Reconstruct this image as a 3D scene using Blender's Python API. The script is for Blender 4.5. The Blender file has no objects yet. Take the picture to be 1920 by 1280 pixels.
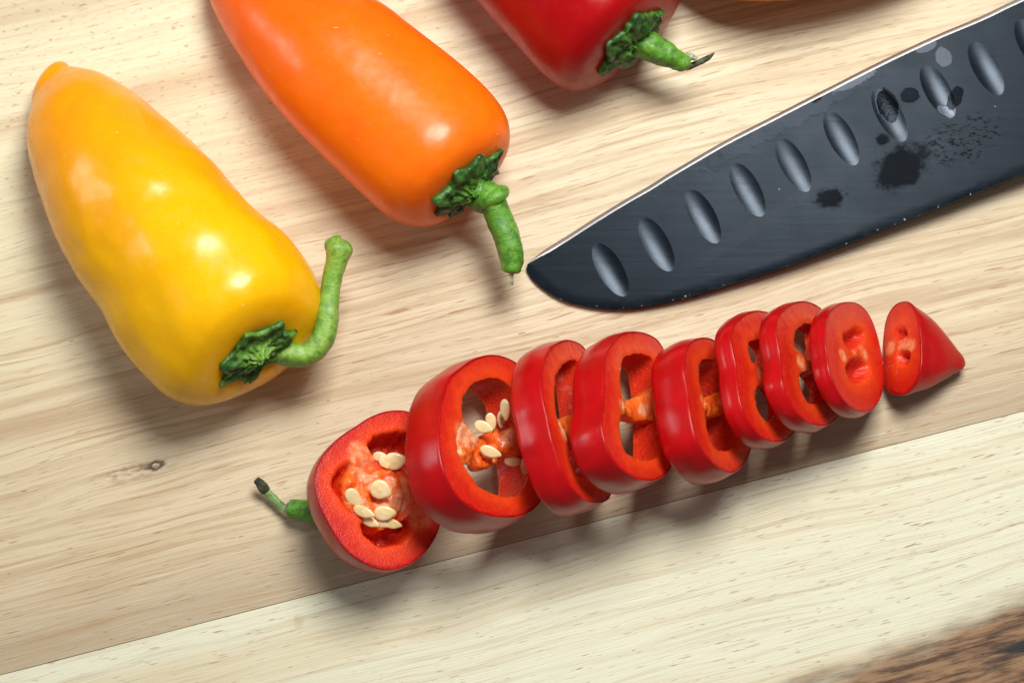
import bpy, bmesh, math, random
import numpy as np
from mathutils import Vector, noise as mnoise, geometry
from mathutils.bvhtree import BVHTree
random.seed(7); np.random.seed(7)
R = math.radians
SC = bpy.context.scene
SC.unit_settings.scale_length = 0.0125        # one unit is 1.25 cm of the real scene
COL = SC.collection

# ------------------------------------------------------------------ camera
LENS, TILT = 70.0, R(9)
FPX = 1920 * LENS / 36.0
DIST = FPX * 0.01
cam = bpy.data.cameras.new("camera"); camo = bpy.data.objects.new("camera", cam); COL.objects.link(camo)
cam.lens = LENS; cam.sensor_width = 36; cam.clip_start = 0.5; cam.clip_end = 500
CAM = np.array([0, -math.sin(TILT) * DIST, math.cos(TILT) * DIST])
camo.location = CAM; camo.rotation_euler = (TILT, 0, 0)
SC.camera = camo
cam.dof.use_dof = True; cam.dof.focus_distance = DIST - 1.0; cam.dof.aperture_fstop = 0.16
RT = np.array([1, 0, 0.]); UP = np.array([0, math.cos(TILT), math.sin(TILT)]); FW = np.array([0, math.sin(TILT), -math.cos(TILT)])

# ------------------------------------------------------------------ world and lamps
SC.view_settings.view_transform = 'Standard'; SC.view_settings.look = 'None'
SC.view_settings.exposure = 0; SC.view_settings.gamma = 1
W = bpy.data.worlds.new("World"); SC.world = W; W.use_nodes = True
W.node_tree.nodes["Background"].inputs[0].default_value = (1.0, 0.97, 0.93, 1)
W.node_tree.nodes["Background"].inputs[1].default_value = 0.12
def area(name, d, dist, sx, sy, power, col):
    l = bpy.data.lights.new(name, 'AREA'); l.shape = 'RECTANGLE'; l.size = sx; l.size_y = sy
    l.energy = power; l.color = col
    o = bpy.data.objects.new(name, l); COL.objects.link(o)
    v = Vector(d).normalized(); o.location = v * dist
    o.rotation_euler = v.to_track_quat('Z', 'Y').to_euler()
    return o
area("window_light", (0.15, 0.40, 0.90), 40, 15, 15, 20800, (1.0, 0.98, 0.915))
area("side_light", (-0.82, 0.22, 0.42), 44, 13, 13, 3000, (0.95, 0.98, 1.0))

# ------------------------------------------------------------------ helpers
def ray(u, v):
    return FW + (u - 960) / FPX * RT + (640 - v) / FPX * UP
def P(u, v, z=0.0):
    d = ray(u, v); t = (z - CAM[2]) / d[2]
    return CAM + d * t
def PP(u, v, p0, n):
    d = ray(u, v); t = np.dot(np.asarray(p0) - CAM, n) / np.dot(d, n)
    return CAM + d * t
def px(origin, scale, pts):                     # crop coordinates of the photograph -> photograph pixels
    return [(origin[0] + p[0] / scale, origin[1] + p[1] / scale) + tuple(p[2:]) for p in pts]
def cr(p, i, t, closed):
    n = len(p)
    g = (lambda k: p[k % n]) if closed else (lambda k: p[min(max(k, 0), n - 1)])
    a, b, c, d = g(i - 1), g(i), g(i + 1), g(i + 2)
    return 0.5 * ((2 * b) + (-a + c) * t + (2 * a - 5 * b + 4 * c - d) * t * t + (-a + 3 * b - 3 * c + d) * t ** 3)
def spline(pts, n, closed=False):
    p = [np.array(q, float) for q in pts]
    segs = len(p) if closed else len(p) - 1
    dense = []
    for i in range(segs):
        for k in range(16): dense.append(cr(p, i, k / 16, closed))
    dense.append(p[0] if closed else p[-1])
    dense = np.array(dense)
    L = np.r_[0, np.cumsum(np.linalg.norm(np.diff(dense[:, :2 if dense.shape[1] < 4 else 3], axis=0), axis=1))]
    q = np.linspace(0, L[-1], n + 1 if closed else n)
    if closed: q = q[:-1]
    return np.stack([np.interp(q, L, dense[:, k]) for k in range(dense.shape[1])], 1)
def sstep(a, b, x):
    t = np.clip((x - a) / (b - a), 0, 1); return t * t * (3 - 2 * t)
def inside(pts, poly):
    x, y = pts[:, 0], pts[:, 1]; r = np.zeros(len(pts), bool); j = len(poly) - 1
    for i in range(len(poly)):
        xi, yi = poly[i]; xj, yj = poly[j]
        c = ((yi > y) != (yj > y)) & (x < (xj - xi) * (y - yi) / (yj - yi + 1e-12) + xi)
        r ^= c; j = i
    return r
def dist_poly(pts, poly, closed=True):
    a = np.asarray(poly); b = np.roll(a, -1, 0)
    if not closed: a, b = a[:-1], b[:-1]
    best = np.full(len(pts), 1e9)
    for p, q in zip(a, b):
        d = q - p; t = np.clip(((pts - p) @ d) / (d @ d + 1e-12), 0, 1)
        best = np.minimum(best, np.linalg.norm(pts - (p + t[:, None] * d), axis=1))
    return best
def fnoise(p, s=1.0, seed=0, oct=2):
    return mnoise.fractal(Vector((p[0] * s + seed * 7.3, p[1] * s + seed * 3.1, p[2] * s)), 0.6, 2.0, oct)
def empty(name, loc, label, cat, group=None):
    o = bpy.data.objects.new(name, None); COL.objects.link(o); o.location = loc
    o.empty_display_size = 0.3
    o['label'] = label; o['category'] = cat
    if group: o['group'] = group
    return o
def mk(name, verts, faces, mats, parent=None, smooth=True, attrs=None, sharp=None, fmat=None, label=None, recalc=True):
    me = bpy.data.meshes.new(name)
    V = np.asarray(verts, float)
    if parent is not None:
        q = parent; off = np.zeros(3)
        while q is not None: off += np.array(q.location); q = q.parent
        V = V - off
    me.from_pydata(V.tolist(), [], [list(map(int, f)) for f in faces])
    if attrs:
        for k, a in attrs.items():
            at = me.attributes.new(k, 'FLOAT', 'POINT'); at.data.foreach_set('value', np.asarray(a, np.float32))
    for m in (mats if isinstance(mats, (list, tuple)) else [mats]): me.materials.append(m)
    if fmat is not None: me.polygons.foreach_set('material_index', list(fmat))
    if recalc:
        bm = bmesh.new(); bm.from_mesh(me); bmesh.ops.recalc_face_normals(bm, faces=bm.faces); bm.to_mesh(me); bm.free()
    if smooth:
        me.polygons.foreach_set('use_smooth', [True] * len(me.polygons))
        if sharp: me.set_sharp_from_angle(angle=R(sharp))
    me.update()
    o = bpy.data.objects.new(name, me); COL.objects.link(o)
    if parent is not None: o.parent = parent
    if label: o['label'] = label
    return o
def grid_faces(n, m, closed=True, base=0):
    f = []
    for i in range(n - 1):
        for j in range(m if closed else m - 1):
            k = (j + 1) % m
            f.append((base + i * m + j, base + i * m + k, base + (i + 1) * m + k, base + (i + 1) * m + j))
    return f

# ------------------------------------------------------------------ materials
class NT:
    def __init__(s, name):
        s.m = bpy.data.materials.new(name); s.m.use_nodes = True; s.t = s.m.node_tree; s.N = s.t.nodes; s.L = s.t.links
        s.b = s.N["Principled BSDF"]
    def n(s, typ, **kw):
        x = s.N.new(typ)
        for k, v in kw.items(): setattr(x, k, v)
        return x
    def put(s, sock, v):
        if isinstance(v, bpy.types.NodeSocket): s.L.new(v, sock)
        elif v is not None: sock.default_value = v
    def math(s, op, a, b=None, c=None, clamp=False):
        x = s.n("ShaderNodeMath", operation=op); x.use_clamp = clamp
        s.put(x.inputs[0], a)
        if b is not None: s.put(x.inputs[1], b)
        if c is not None: s.put(x.inputs[2], c)
        return x.outputs[0]
    def vmath(s, op, a, b=None):
        x = s.n("ShaderNodeVectorMath", operation=op); s.put(x.inputs[0], a)
        if b is not None: s.put(x.inputs[1], b)
        return x.outputs[1] if op in ('LENGTH', 'DOT_PRODUCT') else x.outputs[0]
    def rng(s, v, a, b, c=0.0, d=1.0, smooth=True):
        x = s.n("ShaderNodeMapRange"); x.interpolation_type = 'SMOOTHSTEP' if smooth else 'LINEAR'
        s.put(x.inputs[0], v); s.put(x.inputs[1], a); s.put(x.inputs[2], b); s.put(x.inputs[3], c); s.put(x.inputs[4], d)
        return x.outputs[0]
    def mix(s, f, a, b, typ='MIX'):
        x = s.n("ShaderNodeMix", data_type='RGBA', blend_type=typ); s.put(x.inputs[0], f)
        g = lambda c: (c[0], c[1], c[2], 1) if isinstance(c, tuple) else c
        s.put(x.inputs[6], g(a)); s.put(x.inputs[7], g(b)); return x.outputs[2]
    def co(s): return s.n("ShaderNodeTexCoord").outputs['Object']
    def map(s, v, loc=(0, 0, 0), rot=(0, 0, 0), sc=(1, 1, 1), typ='POINT'):
        x = s.n("ShaderNodeMapping", vector_type=typ); s.put(x.inputs[0], v)
        x.inputs[1].default_value = loc; x.inputs[2].default_value = rot; x.inputs[3].default_value = sc; return x.outputs[0]
    def noise(s, v, scale, detail=2, rough=0.5, dist=0.0):
        x = s.n("ShaderNodeTexNoise"); s.put(x.inputs['Vector'], v); x.inputs['Scale'].default_value = scale
        x.inputs['Detail'].default_value = detail; x.inputs['Roughness'].default_value = rough; x.inputs['Distortion'].default_value = dist
        return x.outputs[0]
    def vor(s, v, scale, rand=1.0, out=0, feature='F1'):
        x = s.n("ShaderNodeTexVoronoi", feature=feature); s.put(x.inputs['Vector'], v); x.inputs['Scale'].default_value = scale
        x.inputs['Randomness'].default_value = rand; return x.outputs[out]
    def attr(s, name):
        x = s.n("ShaderNodeAttribute"); x.attribute_name = name; return x.outputs['Fac']
    def bump(s, h, strength, dist, prev=None):
        x = s.n("ShaderNodeBump"); s.put(x.inputs['Height'], h); x.inputs['Strength'].default_value = strength
        x.inputs['Distance'].default_value = dist
        if prev: s.L.new(prev, x.inputs['Normal'])
        return x.outputs[0]
    def set(s, **kw):
        for k, v in kw.items(): s.put(s.b.inputs[k.replace('_', ' ')], (v[0], v[1], v[2], 1) if isinstance(v, tuple) and k.endswith('Color') else v)
        return s.m

def skin_mat(name, c_base, c_tip, c_dark, rough=0.27, coat=0.06, sss=0.2, rad=(0.25, 0.08, 0.02), bmp=0.08):
    s = NT(name); co = s.co()
    t = s.attr('along')
    n1 = s.noise(co, 0.9, 3)
    tt = s.math('ADD', t, s.math('MULTIPLY', s.math('SUBTRACT', n1, 0.5), 0.5))
    col = s.mix(s.rng(tt, 0.15, 0.95), c_tip, c_base)
    n2 = s.noise(co, 2.3, 4)
    col = s.mix(s.rng(n2, 0.42, 0.72, 0, 0.3), col, c_dark)
    # tiny pale flecks lying along the fruit
    fl = s.noise(s.map(co, rot=(0, 0, R(52)), sc=(5, 20, 8)), 1.3, 1)
    col = s.mix(s.rng(fl, 0.785, 0.82, 0, 0.5), col, (0.95, 0.80, 0.55))
    h1 = s.noise(co, 1.5, 2); h2 = s.noise(co, 60, 2)
    b = s.bump(h1, bmp, 0.22); b = s.bump(h2, 0.05, 0.008, b)
    r = s.rng(s.noise(co, 5, 4), 0.3, 0.7, rough - 0.05, rough + 0.08)
    return s.set(Base_Color=col, Roughness=r, Normal=b, Coat_Weight=coat, Coat_Roughness=0.12, Subsurface_Weight=sss,
                 Subsurface_Radius=rad, Subsurface_Scale=1.0, Specular_IOR_Level=0.38)
M = {}
M['yellow'] = skin_mat("yellow_skin", (0.97, 0.50, 0.001), (0.96, 0.34, 0.001), (0.96, 0.42, 0.001))
M['orange'] = skin_mat("orange_skin", (0.95, 0.17, 0.0015), (0.93, 0.125, 0.0015), (0.92, 0.11, 0.001), rough=0.33, bmp=0.12)
M['golden'] = skin_mat("golden_skin", (0.90, 0.30, 0.004), (0.90, 0.30, 0.004), (0.88, 0.24, 0.003), rough=0.33, bmp=0.1)
M['red'] = skin_mat("red_skin", (0.42, 0.001, 0.003), (0.40, 0.001, 0.003), (0.34, 0.001, 0.003), rough=0.36, coat=0.1, bmp=0.1, rad=(0.15, 0.02, 0.01))
def cut_skin():
    s = NT("cut_pepper_skin"); co = s.co()
    col = s.mix(s.rng(s.noise(co, 2.0, 3), 0.35, 0.7), (0.50, 0.0015, 0.004), (0.42, 0.001, 0.003))
    fl = s.vor(co, 9, 1.0)
    col = s.mix(s.rng(fl, 0.045, 0.06, 0.5, 0.0), col, (0.8, 0.25, 0.15))
    b = s.bump(s.noise(co, 1.8, 2), 0.12, 0.12); b = s.bump(s.noise(co, 70, 2), 0.12, 0.01, b)
    return s.set(Base_Color=col, Roughness=0.29, Normal=b, Specular_IOR_Level=0.40, Coat_Weight=0.1, Coat_Roughness=0.25, Subsurface_Weight=0.12,
                 Subsurface_Radius=(0.15, 0.02, 0.01), Subsurface_Scale=1.0)
M['cut_skin'] = cut_skin()
def flesh():
    s = NT("pepper_flesh"); co = s.co()
    rim, hole, rib, deep = s.attr('rim'), s.attr('hole'), s.attr('rib'), s.attr('deep')
    nn = s.noise(co, 5, 4)
    wob = s.math('MULTIPLY', s.math('SUBTRACT', nn, 0.5), 0.25)
    col = s.mix(s.rng(s.math('ADD', hole, wob), 0.0, 0.40, 1, 0), (0.62, 0.013, 0.005), (0.80, 0.062, 0.008))
    col = s.mix(s.rng(s.noise(co, 26, 3), 0.45, 0.75, 0, 0.5), col, (0.66, 0.032, 0.012))
    col = s.mix(s.rng(s.math('ADD', rim, s.math('MULTIPLY', wob, 0.4)), 0.0, 0.055, 1, 0), col, (0.44, 0.003, 0.004))
    col = s.mix(s.math('MULTIPLY', deep, 0.8), col, (0.66, 0.016, 0.006))
    pale = s.mix(s.rng(s.noise(co, 9, 4), 0.38, 0.62), (0.88, 0.34, 0.17), (0.86, 0.17, 0.04))
    col = s.mix(s.rng(s.math('ADD', rib, s.math('MULTIPLY', wob, 1.6)), 0.05, 1.0), col, pale)
    # juicy cells
    v = s.vor(co, 34, 1.0); vs = s.noise(co, 55, 3, 0.7)
    b = s.bump(v, 0.32, 0.016); b = s.bump(vs, 0.3, 0.012, b)
    st = s.noise(s.map(co, rot=(0, 0.3, R(20)), sc=(3, 14, 14)), 1.6, 3)
    b = s.bump(s.math('MULTIPLY', st, deep), 0.9, 0.05, b)
    spark = s.rng(s.vor(co, 20, 1.0), 0.10, 0.2, 0.6, 0)  # wet sparkle painted as pale dots into the flesh colour
    col = s.mix(s.math('MULTIPLY', spark, 0.45), col, (0.95, 0.35, 0.2))
    return s.set(Base_Color=col, Roughness=0.36, Normal=b, Subsurface_Weight=0.5, Subsurface_Radius=(0.22, 0.05, 0.02),
                 Subsurface_Scale=1.0, Specular_IOR_Level=0.4, Coat_Weight=0.15, Coat_Roughness=0.12)
M['flesh'] = flesh()
def membrane():
    s = NT("pepper_membrane"); co = s.co(); pale = s.attr('rib')
    n = s.noise(co, 5.5, 5)
    col = s.mix(s.rng(n, 0.35, 0.62), (0.91, 0.19, 0.018), (0.88, 0.115, 0.010))
    col = s.mix(s.rng(s.math('ADD', pale, s.math('MULTIPLY', s.math('SUBTRACT', s.noise(co, 8, 4), 0.5), 1.4)), 0.3, 0.9), col, (0.88, 0.36, 0.19))
    b = s.bump(s.noise(co, 10, 5, 0.65), 0.6, 0.06); b = s.bump(s.noise(co, 60, 2), 0.4, 0.012, b)
    return s.set(Base_Color=col, Roughness=0.33, Normal=b, Subsurface_Weight=0.4, Subsurface_Radius=(0.25, 0.09, 0.03),
                 Subsurface_Scale=1.0, Coat_Weight=0.3, Coat_Roughness=0.12)
M['membrane'] = membrane()
def seedm():
    s = NT("pepper_seed"); co = s.co()
    col = s.mix(s.rng(s.noise(co, 5, 3), 0.35, 0.65), (0.87, 0.76, 0.47), (0.83, 0.63, 0.31))
    b = s.bump(s.noise(co, 25, 3), 0.3, 0.012)
    return s.set(Base_Color=col, Roughness=0.3, Normal=b, Subsurface_Weight=0.25, Subsurface_Radius=(0.08, 0.05, 0.02),
                 Subsurface_Scale=1.0, Coat_Weight=0.2)
M['seed'] = seedm()
def green(name, a, b_, dark, rough=0.4, wr=1.0, inner=None):
    s = NT(name); co = s.co()
    col = s.mix(s.rng(s.noise(co, 2.5, 4), 0.35, 0.65), a, b_)
    col = s.mix(s.rng(s.noise(co, 6, 4), 0.47, 0.62, 0, 0.75), col, dark)
    if inner: col = s.mix(s.rng(s.math('ADD', s.attr('g'), s.math('MULTIPLY', s.math('SUBTRACT', s.noise(co, 4, 3), 0.5), 0.3)), 0.22, 0.52, 1, 0), col, inner)
    g = s.attr('g')       # growth lines round the stem
    w = s.noise(s.n("ShaderNodeCombineXYZ").outputs[0], 1, 0)
    cx = s.n("ShaderNodeCombineXYZ"); s.put(cx.inputs[0], s.math('MULTIPLY', g, 26.0)); s.put(cx.inputs[1], s.attr('h')); 
    lines = s.noise(cx.outputs[0], 1.0, 3)
    b = s.bump(lines, 0.22 * wr, 0.04); b = s.bump(s.noise(co, 14, 5, 0.65), 0.5, 0.05, b); b = s.bump(s.noise(co, 70, 2), 0.25, 0.01, b)
    return s.set(Base_Color=col, Roughness=rough, Normal=b, Subsurface_Weight=0.12, Subsurface_Radius=(0.04, 0.1, 0.02),
                 Subsurface_Scale=1.0, Coat_Weight=0.15, Coat_Roughness=0.25)
M['stem_light'] = green("light_green_stem", (0.19, 0.42, 0.045), (0.28, 0.48, 0.07), (0.10, 0.27, 0.03))
M['stem'] = green("green_stem", (0.09, 0.29, 0.022), (0.15, 0.38, 0.035), (0.045, 0.16, 0.015))
M['calyx'] = green("dark_green_calyx", (0.016, 0.075, 0.012), (0.06, 0.20, 0.025), (0.008, 0.035, 0.008), 0.33, inner=(0.09, 0.27, 0.022))
M['calyx_light'] = green("mid_green_calyx", (0.03, 0.13, 0.018), (0.12, 0.30, 0.04), (0.012, 0.05, 0.01), 0.36, inner=(0.19, 0.40, 0.045))
M['dry'] = green("dried_stem_end", (0.30, 0.33, 0.20), (0.55, 0.60, 0.42), (0.06, 0.07, 0.03), 0.7)
M['black_dry'] = green("blackened_stem_spike", (0.02, 0.022, 0.012), (0.10, 0.12, 0.06), (0.008, 0.008, 0.005), 0.6)
M['peel'] = green("peeled_stem_strip", (0.16, 0.28, 0.08), (0.40, 0.52, 0.26), (0.05, 0.06, 0.04), 0.5)

# ------------------------------------------------------------------ cutting board
JA, JB = P(0, 1265), P(1920, 770)
GA = math.atan2(JB[1] - JA[1], JB[0] - JA[0]); GD = np.array([math.cos(GA), math.sin(GA)]); GN = np.array([-GD[1], GD[0]])
def gco(u, v):                                   # photo pixel -> (along grain, above joint)
    p = P(u, v)[:2] - JA[:2]; return float(p @ GD), float(p @ GN)
def wood(name, kind):
    s = NT(name); co = s.co()
    sep = s.n("ShaderNodeSeparateXYZ"); s.put(sep.inputs[0], co); X, Y = sep.outputs[0], sep.outputs[1]
    warp = s.noise(s.map(co, sc=(0.16, 0.5, 1)), 1.0, 2)
    def warped(k):
        c = s.n("ShaderNodeCombineXYZ"); s.put(c.inputs[0], X)
        s.put(c.inputs[1], s.math('ADD', Y, s.math('MULTIPLY', warp, k))); return c.outputs[0]
    wc = warped(0.6)
    wc2 = warped(0.5)
    band = s.noise(s.map(wc, sc=(0.045, 0.75, 1)), 1.0, 3)
    fine = s.noise(s.map(wc, sc=(0.22, 11, 1)), 1.0, 4, 0.6)
    hair = s.noise(s.map(wc2, sc=(0.5, 34, 1)), 1.0, 3, 0.6)
    area_ = s.noise(s.map(co, sc=(0.12, 0.3, 1)), 1.0, 2)
    if kind == 'upper':
        pale, tan, pink = (0.80, 0.74, 0.53), (0.60, 0.46, 0.29), (0.67, 0.555, 0.39)
        x0, y0 = gco(250, 150)
        # figure: pale sapwood towards the upper left, pinkish bands lower down
        fig = s.math('ADD', s.math('MULTIPLY', s.math('SUBTRACT', Y, y0), 0.16), s.math('MULTIPLY', s.math('SUBTRACT', x0, X), 0.030))
        fig = s.math('ADD', fig, s.math('MULTIPLY', s.math('SUBTRACT', band, 0.5), 1.1))
        col = s.mix(s.rng(fig, -1.25, -0.05), pink, pale)
        col = s.mix(s.rng(band, 0.52, 0.70, 0, 0.75), col, tan)
        b2 = s.noise(s.map(wc, loc=(4, 6, 0), sc=(0.07, 2.3, 1)), 1.0, 3, 0.6)
        ns = s.math('SUBTRACT', 1.0, s.math('MULTIPLY', s.rng(s.vmath('LENGTH', s.map(co, loc=(-x0 * 0.12, -y0 * 0.24, 0), sc=(0.12, 0.24, 1))), 0.4, 1.3, 1, 0), 0.75))
        col = s.mix(s.math('MULTIPLY', s.rng(b2, 0.49, 0.66, 0, 0.75), ns), col, (0.50, 0.37, 0.23))
        # the darker bands just above the joint and beside the knot
        yk = gco(250, 745)[1]
        d1 = s.math('ABSOLUTE', s.math('SUBTRACT', s.math('ADD', Y, s.math('MULTIPLY', s.math('SUBTRACT', band, .5), .5)), yk))
        k1 = s.math('MULTIPLY', s.rng(d1, 0.0, 0.42, 1, 0), s.rng(X, 2, 7.5, 1, 0))
        col = s.mix(s.math('MULTIPLY', k1, 0.65), col, (0.45, 0.30, 0.18))
        k2 = s.rng(s.math('ADD', Y, s.math('MULTIPLY', s.math('SUBTRACT', fine, .5), .8)), 0.1, 1.7, 0.7, 0)
        col = s.mix(k2, col, (0.43, 0.34, 0.235))
    else:
        pale, tan = (0.77, 0.765, 0.60), (0.68, 0.575, 0.38)
        col = s.mix(s.rng(band, 0.45, 0.72, 0, 0.8), pale, tan)
    mid = s.noise(s.map(wc, loc=(9, 2, 0), sc=(0.26, 7.5, 1)), 1.0, 4, 0.65)
    nz_ = ns if kind == 'upper' else 1.0
    col = s.mix(s.math('MULTIPLY', s.rng(mid, 0.50, 0.66, 0, 0.48 if kind == 'upper' else 0.28), nz_), col, (0.46, 0.33, 0.19))
    line = s.rng(fine, 0.52, 0.68)
    col = s.mix(s.math('MULTIPLY', s.math('MULTIPLY', line, nz_), 0.65 if kind == 'upper' else 0.32), col, (0.42, 0.27, 0.14))
    col = s.mix(s.rng(hair, 0.5, 0.75, 0, 0.35), col, (0.50, 0.34, 0.19))
    col = s.mix(s.rng(hair, 0.5, 0.25, 0, 0.30), col, (0.90, 0.85, 0.70))
    # open pores, drawn out along the grain
    if kind == 'upper':
        rot = 0.0
        pc = s.map(wc2, rot=(0, 0, rot), sc=(1.0, 17, 1))
    else:
        pc = s.map(co, rot=(0, 0, R(-8)), sc=(1.5, 13, 1))
    p1 = s.noise(pc, 1.0, 2, 0.6); p2 = s.noise(s.map(pc, loc=(31, 7, 0), sc=(1.8, 1.9, 1)), 1.0, 1)
    dens = s.rng(area_, 0.3, 0.7, 0.01, -0.06)
    if kind == 'upper':
        x1, y1 = gco(300, 120)
        near = s.vmath('LENGTH', s.map(co, loc=(-x1 * 0.14, -y1 * 0.30, 0), sc=(0.14, 0.30, 1)))
        stip = s.rng(near, 0.4, 1.3, 1, 0)
    q1 = s.math('ADD', p1, dens)
    pores = s.rng(q1, 0.635, 0.72)
    pores2 = s.math('MULTIPLY', s.rng(p2, 0.66, 0.76), 0.6)
    if kind == 'upper':
        p3 = s.noise(s.map(co, rot=(0, 0, R(10)), sc=(5.5, 15, 1)), 1.0, 1)
        pores3 = s.math('MULTIPLY', s.rng(p3, 0.62, 0.76), stip)
        inv = s.math('SUBTRACT', 1.0, stip)
        pores = s.math('MULTIPLY', pores, inv)
        allp = s.math('MAXIMUM', s.math('MAXIMUM', pores, pores2), s.math('MULTIPLY', pores3, 0.7))
    else:
        allp = s.math('MAXIMUM', pores, pores2)
    col = s.mix(s.math('MULTIPLY', allp, 0.75), col, (0.38, 0.18, 0.06))
    dk = s.noise(s.map(co, loc=(5, 3, 0), sc=(3.2, 26, 1)), 1.0, 1)
    dark = s.rng(dk, 0.76, 0.80, 0, 0.7)
    col = s.mix(dark, col, (0.13, 0.065, 0.03))
    if kind == 'upper':       # small pin knot
        kx, ky = gco(292, 873)
        kc = s.map(co, loc=(-kx, -ky, 0))
        kn = s.math('ADD', s.vmath('LENGTH', s.map(kc, sc=(0.72, 1.5, 1))), s.math('MULTIPLY', s.math('SUBTRACT', s.noise(co, 9, 2), 0.5), 0.14))
        ring = s.math('MULTIPLY', s.rng(kn, 0.03, 0.07), s.rng(kn, 0.10, 0.16, 1, 0))
        halo = s.math('MULTIPLY', s.rng(s.vmath('LENGTH', s.map(kc, loc=(0.22, -0.02, 0), sc=(0.55, 2.6, 1))), 0.12, 0.62, 1, 0), s.rng(s.noise(s.map(co, sc=(4, 14, 1)), 1, 3), 0.4, 0.65))
        col = s.mix(s.math('MULTIPLY', halo, 0.75), col, (0.22, 0.12, 0.07))
        col = s.mix(s.math('MULTIPLY', ring, 0.85), col, (0.06, 0.03, 0.022))
    else:                     # heartwood creeping in at the lower right corner, faint stain near the middle
        a, b = gco(1400, 1312), gco(1920, 1100)
        an = math.atan2(b[1] - a[1], b[0] - a[0])
        hc = s.map(s.vmath('SUBTRACT', co, (a[0], a[1], 0)), rot=(0, 0, -an))
        sy = s.n("ShaderNodeSeparateXYZ"); s.put(sy.inputs[0], hc)
        edge = s.math('ADD', sy.outputs[1], s.math('MULTIPLY', s.math('SUBTRACT', s.noise(s.map(co, sc=(0.8, 2.5, 1)), 1.0, 4), 0.5), 0.9))
        hw = s.rng(edge, 0.22, -0.5)
        hn = s.noise(s.map(co, rot=(0, 0, R(-8)), sc=(0.9, 6, 1)), 1.0, 5, 0.65)
        heart = s.mix(s.rng(hn, 0.40, 0.62), (0.33, 0.19, 0.10), (0.10, 0.05, 0.03))
        blk = s.noise(s.map(co, loc=(3, 9, 0), rot=(0, 0, R(-6)), sc=(0.55, 3.0, 1)), 1.0, 4)
        heart = s.mix(s.math('MULTIPLY', s.rng(blk, 0.54, 0.66), s.rng(edge, -0.3, -0.85)), heart, (0.022, 0.02, 0.022))
        col = s.mix(hw, col, heart)
        mx, my = gco(560, 1165)
        st = s.math('ADD', s.vmath('LENGTH', s.map(co, loc=(-mx * 5, -my * 3.6, 0), sc=(5, 3.6, 1))), s.math('MULTIPLY', s.noise(co, 9, 3), 0.8))
        col = s.mix(s.rng(st, 0.6, 1.0, 0.45, 0), col, (0.50, 0.37, 0.20))
    h = s.math('SUBTRACT', s.math('MULTIPLY', hair, 0.5), s.math('ADD', allp, dark))
    b = s.bump(h, 0.45, 0.02); b = s.bump(s.noise(s.map(wc2, sc=(1.5, 60, 1)), 1, 2), 0.35, 0.014, b)
    return s.set(Base_Color=col, Roughness=s.rng(fine, 0.3, 0.7, 0.42, 0.58), Normal=b, Specular_IOR_Level=0.35)
M['wood_up'] = wood("upper_plank_wood", 'upper'); M['wood_low'] = wood("lower_plank_wood", 'lower')
board = empty("cutting_board", (JA[0], JA[1], 0), "pale wooden cutting board of glued planks under all the peppers and the knife", "cutting board")
def plank(y0, y1, mat, x0=-14, x1=36, label=None):
    bm = bmesh.new(); bmesh.ops.create_cube(bm, size=1)
    for v in bm.verts:
        v.co = Vector(((x0 + x1) / 2 + v.co.x * (x1 - x0), (y0 + y1) / 2 + v.co.y * (y1 - y0 - 0.008), -0.8 + v.co.z * 1.6))
    bmesh.ops.bevel(bm, geom=bm.edges[:], offset=0.008, segments=1, affect='EDGES')
    me = bpy.data.meshes.new("plank"); bm.to_mesh(me); bm.free(); me.materials.append(mat)
    o = bpy.data.objects.new("plank", me); COL.objects.link(o); o.parent = board
    if label: o['label'] = label
    return o
board.rotation_euler = (0, 0, GA)
plank(0, 15.5, M['wood_up'], label="broad pinkish tan plank with a small knot")
plank(-9.5, 0, M['wood_low'], label="pale cream plank with dark heartwood at one corner")
tb = bpy.data.meshes.new("table_top"); tb.from_pydata([(-150, -120, -1.64), (150, -120, -1.64), (150, 120, -1.64), (-150, 120, -1.64)], [], [(0, 1, 2, 3)])
ts = NT("table_surface"); tb.materials.append(ts.set(Base_Color=ts.mix(ts.noise(ts.co(), 0.3, 4), (0.30, 0.28, 0.25), (0.36, 0.34, 0.30)), Roughness=0.5))
to = bpy.data.objects.new("table", tb); COL.objects.link(to); to['kind'] = 'structure'

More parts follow.
